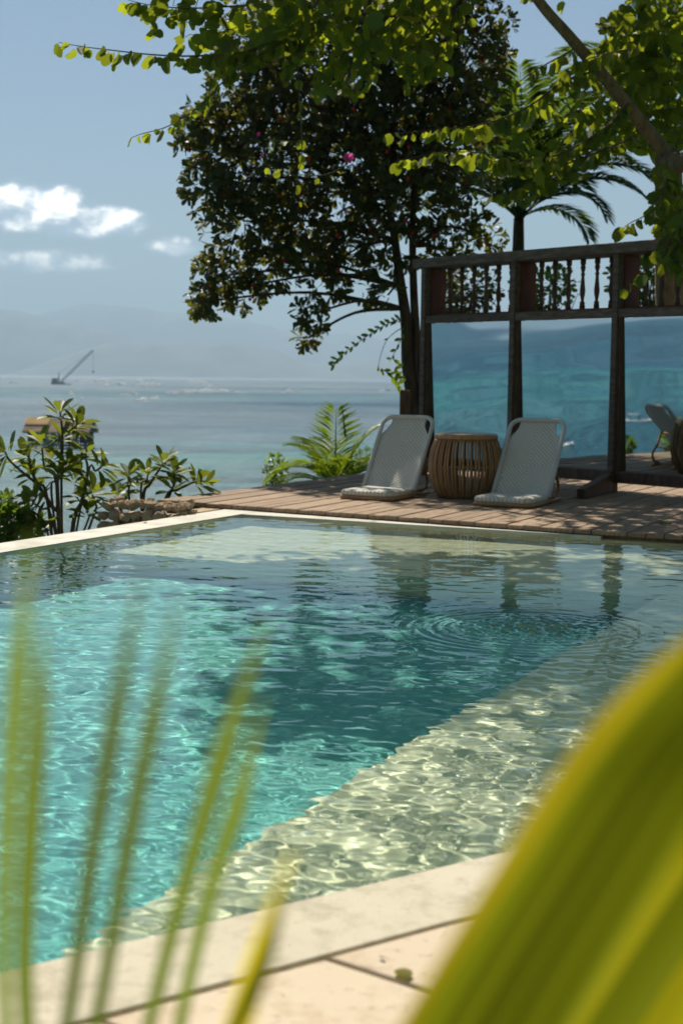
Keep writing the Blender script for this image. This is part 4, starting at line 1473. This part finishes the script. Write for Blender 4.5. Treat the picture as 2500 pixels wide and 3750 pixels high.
shrub('taller frangipani shrub with oval leaves in front of the hut on the water', (400, 900), 11.3,
      [([(385, 790, 0), (330, 700, 0), (225, 530, 0), (190, 400, 0.1), (170, 370, 0.1)], 0.030), ([(300, 640, 0), (235, 560, 0), (120, 465, -0.1), (55, 400, -0.1), (35, 355, -0.1)], 0.018),
       ([(380, 820, 0), (370, 650, 0), (368, 500, 0), (395, 380, 0), (400, 240, 0), (385, 100, 0)], 0.026), ([(395, 300, 0), (440, 230, -0.1), (490, 190, -0.1)], 0.014),
       ([(470, 810, 0), (520, 680, 0), (550, 560, 0), (560, 450, 0), (535, 370, 0)], 0.026), ([(560, 500, 0), (610, 480, 0), (650, 450, -0.1)], 0.012),
       ([(330, 770, 0), (270, 720, -0.1), (225, 690, -0.1)], 0.014), ([(300, 850, 0), (240, 760, -0.2), (200, 730, -0.2)], 0.013), ([(600, 760, 0), (610, 690, 0), (590, 630, 0)], 0.014), ([(330, 620, 0), (370, 540, 0), (430, 460, -0.1)], 0.014),
       ([(360, 560, 0), (290, 470, 0), (270, 330, 0)], 0.014), ([(560, 800, 0), (570, 760, -0.1)], 0.012)],
      [(385, 110, 0, (0, 1), 9), (490, 190, -0.1, (0.5, 0.8), 10), (265, 300, 0, (-0.2, 1), 9), (170, 390, 0.1, (-0.5, 0.7), 10), (40, 355, -0.1, (-0.8, 0.5), 6), (400, 260, 0.1, (0.2, 1), 7), (370, 500, -0.2, (0, 0.9), 10),
       (540, 380, 0, (0.3, 0.9), 8), (650, 450, -0.1, (0.8, 0.5), 7), (225, 650, -0.1, (-0.4, 0.8), 10), (190, 730, -0.2, (-0.6, 0.5), 9), (590, 620, 0, (0.4, 0.8), 11), (430, 450, -0.1, (0.3, 0.9), 10), (565, 740, -0.1, (0.1, 0.7), 8),
       (520, 650, 0.1, (-0.3, 0.8), 7), (200, 500, 0.1, (-0.5, 0.7), 7), (330, 400, 0.1, (-0.2, 1), 7), (480, 540, 0.1, (0.3, 0.9), 6), (240, 810, -0.2, (-0.4, 0.8), 6)], 0.146)
shrub('lower frangipani shrub with oval leaves beside the stone wall', (920, 720), 12.0,
      [([(915, 650, 0), (960, 560, 0), (1010, 480, 0), (1045, 425, 0)], 0.022), ([(828, 670, 0), (825, 580, 0), (820, 520, 0)], 0.018), ([(1060, 650, 0), (1130, 600, 0), (1200, 565, 0), (1250, 545, 0)], 0.020),
       ([(900, 600, 0), (935, 540, 0), (945, 500, 0)], 0.014), ([(1090, 620, 0), (1110, 540, 0), (1115, 500, 0)], 0.012), ([(760, 690, 0), (750, 640, 0)], 0.014)],
      [(1045, 420, 0, (0.1, 1), 11), (820, 505, 0, (0, 1), 10), (1255, 545, 0, (0.6, 0.7), 9), (945, 500, 0, (0, 0.9), 8), (1115, 500, 0, (0.1, 0.9), 9), (750, 635, 0, (-0.1, 0.8), 9), (1110, 590, 0, (0.2, 0.8), 6), (880, 580, 0.1, (-0.1, 0.9), 6), (1300, 570, 0, (0.9, 0.2), 4)], 0.140)


def bush(name, label, px, py, Yp, rx, ry, n, size, mat, tmpl, cat='shrub', stems=5):
    c = P(px, py, Yp)
    w, h = rx / F * Yp, ry / F * Yp
    t = empty(name, (c.x, c.y, c.z - h - 0.5), 0, label, cat)
    st = MB()
    mats = []
    for k in range(n):
        d = rv()
        while d.length > 1:
            d = rv()
        p = c + Vector((d.x * w, d.y * w * 0.8, d.z * h))
        if k % 12 == 0:
            st.tube(smooth_path([t.location, t.location.lerp(p, 0.6) + rv(0.05), p], 4), [0.012, 0.011, 0.01, 0.009, 0.008, 0.006, 0.005, 0.004, 0.003], 5, False)
        mats.append(basis(p, d + rv(0.6), Vector((0, -0.2, 0.8)) + rv(0.6), size * rnd.uniform(0.7, 1.2)))
    st.build('stems', M['bark_plum'], t, True)
    b = batch('leaves', *tmpl, mats, mat, t)
    b['kind'] = 'stuff'
    return t


bush('shrub', 'small bright green bush at the far left behind the white coping', 30, 1925, 11.0, 80, 75, 420, 0.055, M['shrub_leaf'], ROUND)
bush('shrub', 'sprig of bright green leaves low between the frangipani stems', 125, 1935, 11.2, 55, 45, 150, 0.055, M['shrub_leaf'], ROUND)
bush('shrub', 'thin twiggy bush at the left picture edge above the green bush', 20, 1835, 12.5, 35, 35, 90, 0.05, M['shrub_leaf'], ROUND)
bush('shrub', 'yellow-green feathery bush at the left foot of the young palm', 1010, 1735, 16.6, 45, 75, 420, 0.05, M['young_palm'], OVA)
bush('hedge_shrub', 'leafy bush seen between the balusters of the middle bay', 1990, 1065, 17.5, 130, 90, 330, 0.08, M['shrub_leaf'], ROUND)
bush('hedge_shrub', 'leafy bush behind the balusters of the right bay', 2380, 1030, 17.0, 160, 110, 520, 0.08, M['shrub_leaf'], ROUND)
bush('hedge_shrub', 'dark bush behind the balusters of the left bay', 1700, 1060, 17.6, 130, 100, 420, 0.08, M['dark_leaf'], ROUND)

# creeper shoots and an old post beside the dark tree
cr = empty('creeper', P(1480, 1240, 15.6), 0, 'thin leafy creeper shoots hanging off the trunks of the dark tree', 'creeper')
cw_ = MB()
cm = []


def shoot(path, size, gap):
    pts = smooth_path([P(x, y, 15.6) for x, y in path], 6)
    cw_.tube(pts, list(np.linspace(0.006, 0.002, len(pts))), 5)
    s = 1
    for i in range(0, len(pts) - 1, gap):
        s = -s
        d = (pts[i + 1] - pts[i]).normalized() + Vector((0, 0, s * 0.9)) + rv(0.4)
        cm.append(basis(pts[i], d, Vector((0, -1, 0.3)) + rv(0.5), size * rnd.uniform(0.7, 1.2)))


shoot([(1470, 1165), (1420, 1185), (1360, 1220), (1290, 1270), (1240, 1310), (1215, 1345)], 0.075, 1)
shoot([(1480, 1200), (1455, 1210), (1420, 1240), (1400, 1280), (1385, 1340), (1392, 1360)], 0.06, 12)
shoot([(1395, 1350), (1425, 1370), (1450, 1395), (1465, 1420)], 0.11, 2)
shoot([(1475, 1220), (1460, 1260), (1440, 1300), (1425, 1325)], 0.07, 3)
shoot([(1478, 1330), (1455, 1340), (1450, 1370), (1470, 1400)], 0.09, 3)
cw_.build('shoots', M['bark_plum'], cr, True)
me_ = mesh('leaf', *OVA, True)
me_.materials.append(M['young_palm'])
for m_ in cm:
    o = add('leaf', me_, None, cr)
    o.matrix_local = Matrix.Translation(-cr.location) @ m_
pp = P(1478, 1700, 15.4)
post = MB().box(-0.055, 0.055, -0.055, 0.055, -0.5, P(1478, 1428, 15.4).z, 0.008).build('timber_post', M['frame_wood'], loc=(pp.x, pp.y, 0))
tag(post, 'short dark timber post left of the trunks behind the deck', 'post')

# ------------------------------------------------------------------ hut on stilts in the bay
ha, hb_ = G(104, 1640, SEA), G(342, 1640, SEA)
hut = empty('stilt_hut', ((ha.x + hb_.x) / 2, (ha.y + hb_.y) / 2, SEA), math.radians(-6), 'thatched hut standing on stilts in the shallow bay', 'hut')
hw = (hb_ - ha).length / 2
zd, ze, zr = 0.55, 2.75, 4.75          # deck, eaves and ridge heights
hd = 2.6
MB().box(-hw + 0.2, hw - 0.2, -hd + 0.4, hd - 0.4, zd - 0.2, zd).build('hut_floor', M['hut_dark'], hut)
for x in np.linspace(-hw + 0.4, hw - 0.4, 8):
    for y in (-hd + 0.6, hd - 0.6):
        MB().box(x - 0.09, x + 0.09, y - 0.09, y + 0.09, -1.5, ze + 0.1).build('stilt', M['hut_dark'], hut)
for i, x in enumerate(np.linspace(-hw + 0.5, hw - 1.5, 8)):
    if i in (0, 2, 3, 6):
        MB().box(x, x + 1.0, -hd + 0.66, -hd + 0.72, zd + 0.1, ze - 0.3).build('wall_panel', M['hut_pale'] if i != 0 else M['hut_dark'], hut)
    MB().box(x, x + 1.0, hd - 0.72, hd - 0.66, zd + 0.1, ze - 0.3).build('wall_panel', M['hut_dark'], hut)
MB().box(-hw + 0.3, hw - 0.3, -hd + 0.5, -hd + 0.58, zd + 0.75, zd + 0.85).build('railing', M['hut_dark'], hut)


def roof_piece(x0, x1, name, mat, lift=0.0):
    v, f = [], []
    for x in (x0, x1):
        v += [(x, -hd - 0.3, ze - 0.1 + lift), (x, 0, zr + lift), (x, hd + 0.3, ze - 0.1 + lift), (x, hd + 0.3, ze - 0.35), (x, 0, zr - 0.3), (x, -hd - 0.3, ze - 0.35)]
    f = [(0, 6, 7, 1), (1, 7, 8, 2), (2, 8, 9, 3), (3, 9, 10, 4), (4, 10, 11, 5), (5, 11, 6, 0), (0, 1, 2, 3, 4, 5), (11, 10, 9, 8, 7, 6)]
    MB().raw(v, f).build(name, mat, hut)


roof_piece(-hw + 3.6, hw + 0.3, 'roof', M['thatch'])
roof_piece(-hw - 0.3, -hw + 3.6, 'roof_patch', M['thatch'], 0.04)
v = [(x, y, z) for x in (-hw - 0.35, -hw + 3.55) for (y, z) in ((-1.6, zr - 0.95), (0, zr + 0.10), (1.6, zr - 0.95), (0, zr - 0.05))]
MB().raw(v, [(0, 4, 5, 1), (1, 5, 6, 2), (2, 6, 7, 3), (3, 7, 4, 0), (0, 1, 2, 3), (7, 6, 5, 4)]).build('ridge_thatch', M['new_thatch'], hut)
MB().raw([(hw + 0.1, -hd, ze - 0.2), (hw + 0.1, hd, ze - 0.2), (hw + 0.1, 0, zr - 0.25), (hw + 0.2, -hd, ze - 0.2), (hw + 0.2, hd, ze - 0.2), (hw + 0.2, 0, zr - 0.25)],
         [(0, 2, 1), (3, 4, 5), (0, 3, 5, 2), (1, 2, 5, 4), (0, 1, 4, 3)]).build('gable', M['hut_dark'], hut)

# ------------------------------------------------------------------ crane barge far out
cb = G(212, 1408, SEA)
KM = cb.y / F                                      # metres for one photograph pixel out there
barge = empty('crane_barge', cb, 0, 'distant dark crane barge with a long slanting lattice jib on the sea', 'barge')
MB().box(-6, 6.5, -5, 5, -1, 3.0, 0.4).build('hull', M['steel'], barge)
MB().box(-5.5, -0.5, -3, 3, 3.0, 6.5, 0.2).build('cabin', M['steel'], barge)
MB().box(2.5, 14, -2.5, 2.5, -0.5, 0.9, 0.2).build('pontoon', M['steel'], barge)
MB().tube([(1.2, 0, 3), (1.4, 0, 12.5)], [0.8, 0.35], 6).build('mast', M['steel'], barge)
foot, tipp = Vector((4, 0, 3.5)), Vector((130 * KM, 0, 126 * KM))
jib = MB()
ax = (tipp - foot).normalized()
sd = Vector((-ax.z, 0, ax.x))
N_ = 16
ch = []
for a, b in ((-1, -1), (1, -1), (1, 1), (-1, 1)):
    ch.append([foot.lerp(tipp, i / N_) + sd * a * (0.9 if 0 < i < N_ else 0.3) + Vector((0, b * 0.9, 0)) for i in range(N_ + 1)])
for c in ch:
    jib.tube(c, 0.24, 4)
for i in range(N_):
    for a in range(4):
        jib.tube([ch[a][i], ch[(a + 1) % 4][i + 1]], 0.12, 4)
jib.build('jib', M['steel'], barge)
MB().tube([(1.4, 0, 12.5), foot.lerp(tipp, 0.82) + sd * 1.0], 0.12, 4).build('stay_cable', M['steel'], barge)
MB().tube([tipp, (tipp.x, 0, tipp.z - 74 * KM)], 0.14, 4).build('hoist_cable', M['steel'], barge)
MB().box(tipp.x - 0.8, tipp.x + 0.8, -0.8, 0.8, tipp.z - 82 * KM, tipp.z - 74 * KM, 0.2).build('hook_block', M['steel'], barge)


# ------------------------------------------------------------------ boats
def boat(loc, rz, length, label, awning, tone):
    t = empty('outrigger_boat', loc, rz, label, 'boat')
    n, w, v, f = 14, length * 0.075, [], []
    for i in range(n + 1):
        s = -1 + 2 * i / n
        hwid = w * (1 - abs(s) ** 2.6)
        sheer = 0.55 + 0.55 * abs(s) ** 2.5
        v += [(s * length / 2, -hwid, sheer), (s * length / 2 * 0.94, -hwid * 0.55, -0.25), (s * length / 2 * 0.94, hwid * 0.55, -0.25), (s * length / 2, hwid, sheer), (s * length / 2 * 0.97, 0, sheer - 0.18)]
    for i in range(n):
        a, b = i * 5, (i + 1) * 5
        f += [(a, b, b + 1, a + 1), (a + 1, b + 1, b + 2, a + 2), (a + 2, b + 2, b + 3, a + 3), (a + 3, b + 3, b + 4, a + 4), (a + 4, b + 4, b, a)]
    MB().raw(v, f).build('hull', tone, t, smooth=True)
    for s in (-1, 1):
        MB().tube(smooth_path([(-length * 0.36, s * length * 0.2, 0.12), (0, s * length * 0.21, 0.06), (length * 0.38, s * length * 0.2, 0.3)], 5), 0.09, 6).build('outrigger_float', M['boat_white'], t, smooth=True)
    for x in (-length * 0.18, length * 0.2):
        MB().tube(smooth_path([(x, -length * 0.21, 0.12), (x, -length * 0.1, 0.75), (x, 0, 0.9), (x, length * 0.1, 0.75), (x, length * 0.21, 0.12)], 4), 0.07, 6).build('outrigger_arm', M['boat_white'], t, smooth=True)
    MB().box(-length * 0.16, length * 0.12, -w * 0.95, w * 0.95, 1.75, 1.86, 0.04).build('awning', awning, t)
    for x in (-length * 0.15, length * 0.11):
        for y in (-w * 0.8, w * 0.8):
            MB().tube([(x, y, 0.5), (x, y, 1.76)], 0.05, 5).build('awning_pole', M['steel'], t)
    MB().box(-length * 0.46, -length * 0.40, -0.25, 0.25, 0.5, 1.3, 0.06).build('outboard_motor', M['steel'], t)
    return t


pn = Matrix.Rotation(mang, 3, 'Z') @ Vector((0, -math.cos(R(1.75)), -math.sin(R(1.75))))
p0 = screen.matrix_world if False else None
ppt = Vector(PL) + Matrix.Rotation(mang, 3, 'Z') @ Vector((0, 0.010, 0.187))


def mirrored_sea(px, py):
    """the point of the bay that the panes show at a photograph pixel"""
    o, d = Vector((0, 0, EYE)), ray(px, py)
    t = (ppt - o).dot(pn) / d.dot(pn)
    h = o + d * t
    r = d - pn * 2 * d.dot(pn)
    k = (SEA - h.z) / r.z
    return h + r * k, r, (h - o).length + (r * k).length


q_, r_, ln = mirrored_sea(2335, 1520)
boat((q_.x, q_.y, SEA), math.atan2(r_.y, r_.x) + R(80), 148 / F * ln, 'white outrigger boat on the bay, reflected in the right-hand pane', M['boat_white'], M['boat_white'])
q_, r_, ln = mirrored_sea(2075, 1672)
boat((q_.x, q_.y, SEA), math.atan2(r_.y, r_.x) + R(115), 78 / F * ln, 'small boat with blue awning, reflected beside the right chair', M['boat_blue'], M['boat_white'])
for (px, py, l, lab) in [(50, 1403, 26, 'tiny dark boat on the horizon at the far left'), (1415, 1432, 24, 'tiny boat on the sea just left of the creeper')]:
    c = G(px, py, SEA)
    boat(c, R(10), l / F * c.y, lab, M['steel'], M['steel'])

# ------------------------------------------------------------------ lines of surf and spray on the reef
fo = MB()
for (x0, x1, y0, y1, h) in [(290, 345, 1401, 1400, 5), (345, 396, 1399, 1398, 9), (386, 398, 1408, 1408, 4), (436, 458, 1411, 1410, 8), (488, 592, 1412, 1410, 7), (504, 520, 1400, 1400, 8), (556, 566, 1396, 1396, 8), (677, 760, 1402, 1402, 6),
                            (729, 776, 1417, 1417, 6), (600, 628, 1440, 1439, 4), (626, 730, 1442, 1438, 9), (715, 836, 1439, 1434, 10), (258, 272, 1446, 1446, 8), (430, 482, 1447, 1447, 4), (482, 502, 1446, 1445, 9), (500, 548, 1470, 1468, 9),
                            (546, 582, 1464, 1459, 8), (290, 302, 1464, 1464, 7), (1048, 1070, 1438, 1437, 9), (1020, 1048, 1439, 1439, 3), (860, 900, 1436, 1436, 3), (1385, 1420, 1432, 1432, 4)]:
    n = max(4, int((x1 - x0) / 3))
    pts, rad = [], []
    for i in range(n + 1):
        t = i / n
        c = G(x0 + (x1 - x0) * t, y0 + (y1 - y0) * t, SEA)
        m_px = c.y / F
        hh = h * m_px * 1.1 * (0.35 + 0.65 * math.sin(math.pi * min(1, max(0, t))) ** 0.5) * rnd.uniform(0.5, 1.25)
        pts.append((c.x, c.y + rnd.uniform(-1, 1), SEA + hh * 0.2))
        rad.append(hh)
    fo.tube(pts, rad, 7)
tag(fo.build('surf', M['foam'], smooth=True), 'white lines of surf and spray breaking on the reef', 'surf', kind='stuff')


# ------------------------------------------------------------------ palm leaves close to the lens
def blade(path, widths, fold, name, parent, mat, nrm=Vector((0, -1, 0.15))):
    """long folded leaflet through (px, py, Y) points, widths in photo pixels at that distance"""
    pts = smooth_path([P(*p) for p in path], 5)
    wd = np.interp(np.linspace(0, 1, len(pts)), np.linspace(0, 1, len(widths)), widths)
    v, f = [], []
    for i, p in enumerate(pts):
        d = (pts[min(i + 1, len(pts) - 1)] - pts[max(0, i - 1)]).normalized()
        s = d.cross(nrm).normalized()
        w = wd[i] / F * p.y * 0.5
        up = s.cross(d).normalized()
        v += [p - s * w + up * w * fold, p, p + s * w + up * w * fold]
    for i in range(len(pts) - 1):
        a, b = i * 3, (i + 1) * 3
        f += [(a, a + 1, b + 1, b), (a + 1, a + 2, b + 2, b + 1)]
    return MB().raw(v, f).build(name, mat, parent, True, True)


lf = empty('palm_frond', P(350, 4700, 0.85), 0, 'out-of-focus palm frond with thin upright leaflets close to the lens at lower left', 'palm frond')
for path, w in [
    ([(70, 4300, 0.78), (20, 3600, 0.74), (35, 3000, 0.68), (75, 2450, 0.60), (115, 1960, 0.52)], [34, 44, 60, 74, 10]),
    ([(150, 4300, 0.80), (95, 3600, 0.76), (120, 3000, 0.70), (150, 2600, 0.64), (160, 2250, 0.58)], [40, 60, 70, 66, 6]),
    ([(150, 4300, 0.80), (265, 3650, 0.76), (345, 3100, 0.70), (430, 2600, 0.63), (525, 2080, 0.54)], [42, 48, 58, 66, 10]),
    ([(240, 4300, 0.82), (375, 3650, 0.78), (470, 3100, 0.72), (560, 2650, 0.65), (660, 2170, 0.56)], [42, 46, 58, 64, 10]),
    ([(430, 4300, 0.84), (560, 3700, 0.82), (690, 3200, 0.76), (820, 2750, 0.68), (980, 2260, 0.58)], [40, 44, 58, 74, 10]),
    ([(560, 4300, 0.86), (670, 3700, 0.84), (775, 3250, 0.78), (870, 2950, 0.72), (970, 2560, 0.62)], [38, 42, 50, 66, 8]),
    ([(700, 4400, 0.80), (860, 3800, 0.72), (960, 3480, 0.64), (1070, 3120, 0.56)], [70, 105, 100, 10]),
]:
    blade(path, [x * 1.15 for x in w] if path[0][0] != 700 else w, 0.35, 'leaflet', lf, M['near_green'] if path[0][0] != 700 else M['near_yellow'])
MB().tube(smooth_path([P(-200, 4300, 0.80), P(350, 4420, 0.84), P(800, 4500, 0.84)], 6), 0.006, 7).build('rachis', M['near_leaf'], lf, True, True)


def pleated(label, edge, nstrip, step, Y0, dY, amp, root, mats):
    """fan leaf: parallel pleats, each strip a folded leaflet of its own"""
    t = empty('fan_palm_leaf', root, 0, label, 'palm leaf', 'fan palm leaves close to the lens')
    for k in range(nstrip):
        v, f = [], []
        cols = 5
        pts_e = [smooth_path([P(x + step * (k + c / (cols - 1)) * (0.9 + 0.12 * i / (len(edge) - 1)), y, Y0 + dY * (k + c / (cols - 1)) + yy) for i, (x, y, yy) in enumerate(edge)], 5) for c in range(cols)]
        n = len(pts_e[0])
        for i in range(n):
            for c in range(cols):
                p = pts_e[c][i]
                tri = 1 - abs(2 * c / (cols - 1) - 1)
                v.append(p + Vector((0, 1, 0.25)) * amp * (0.5 - tri))
        for i in range(n - 1):
            for c in range(cols - 1):
                a = i * cols + c
                f.append((a, a + 1, a + cols + 1, a + cols))
        MB().raw(v, f).build('leaflet', mats[k], t, True, True)
    blade([(x - 10, y - 10, Y0 + yy - 0.004) for x, y, yy in edge], [10, 70, 95, 80, 60, 40], 0.15, 'sunlit_margin', t, M['near_yellow'])  # sunlit edge of the leaf painted as a bright yellow strip
    return t


pleated('large out-of-focus pleated palm leaf close to the lens at lower right', [(2760, 2230, -0.03), (2520, 2380, -0.02), (2270, 2620, -0.005), (2050, 2900, 0.0), (1850, 3210, 0.01), (1650, 3520, 0.02), (1380, 3960, 0.03)], 5, 120, 0.56, 0.004, 0.008, P(3400, 4200, 0.7), [M['near_leaf']] * 5)
pleated('smaller yellow-green pleated palm leaf in the bottom right corner', [(2960, 2460, 0.05), (2640, 2800, 0.02), (2430, 3080, 0.0), (2220, 3370, 0.0), (1930, 3800, 0.01), (1700, 4150, 0.02)], 3, 205, 0.80, 0.02, 0.012, P(3500, 4400, 0.9), [M['near_gold'], M['near_leaf'], M['near_gold']])

# ------------------------------------------------------------------ fallen leaves
lit_me = mesh('fallen_leaf', *OVA, True)
lit_me.materials.append(M['litter'])
fresh_me = mesh('fallen_leaf', *BAU, True)
fresh_me.materials.append(M['shrub_leaf'])
gold_me = mesh('fallen_leaf', *ROUND, True)
gold_me.materials.append(M['near_gold'])
spots = [(1375, 1888, 0.0, 0.07, 'small brown leaf lying on the sunlit deck left of centre'), (2270, 1905, 0.0, 0.08, 'brown leaf lying on the dappled deck near the pool'), (2440, 1918, 0.0, 0.11, 'green leaf lying on the deck at the right picture edge'),
         (2450, 1850, 0.0, 0.07, 'reddish fallen leaf on the shaded deck at the right edge'), (530, 1912, -0.036, 0.07, 'orange-brown leaf on the white coping below the stone wall'), (1505, 3590, -0.032, 0.036, 'yellow-green heart shaped leaf fallen on the sandstone paving'),
         (1388, 3512, -0.032, 0.018, 'tiny brown crumb of leaf on the sandstone paving'), (2135, 1880, 0.0, 0.06, 'small brown leaf on the deck beside the right chair')]
for i, (px, py, z, s, lab) in enumerate(spots):
    p = G(px, py, z)
    a = rnd.uniform(0, 6.28)
    o = add('fallen_leaf', gold_me if i == 5 else fresh_me if i == 2 else lit_me)
    o.matrix_world = basis(Vector((p.x, p.y, z + 0.006)), Vector((math.cos(a), math.sin(a), 0.05)), Vector((0.1, -0.2, 1)), s)
    tag(o, lab, 'leaf', 'fallen leaves')
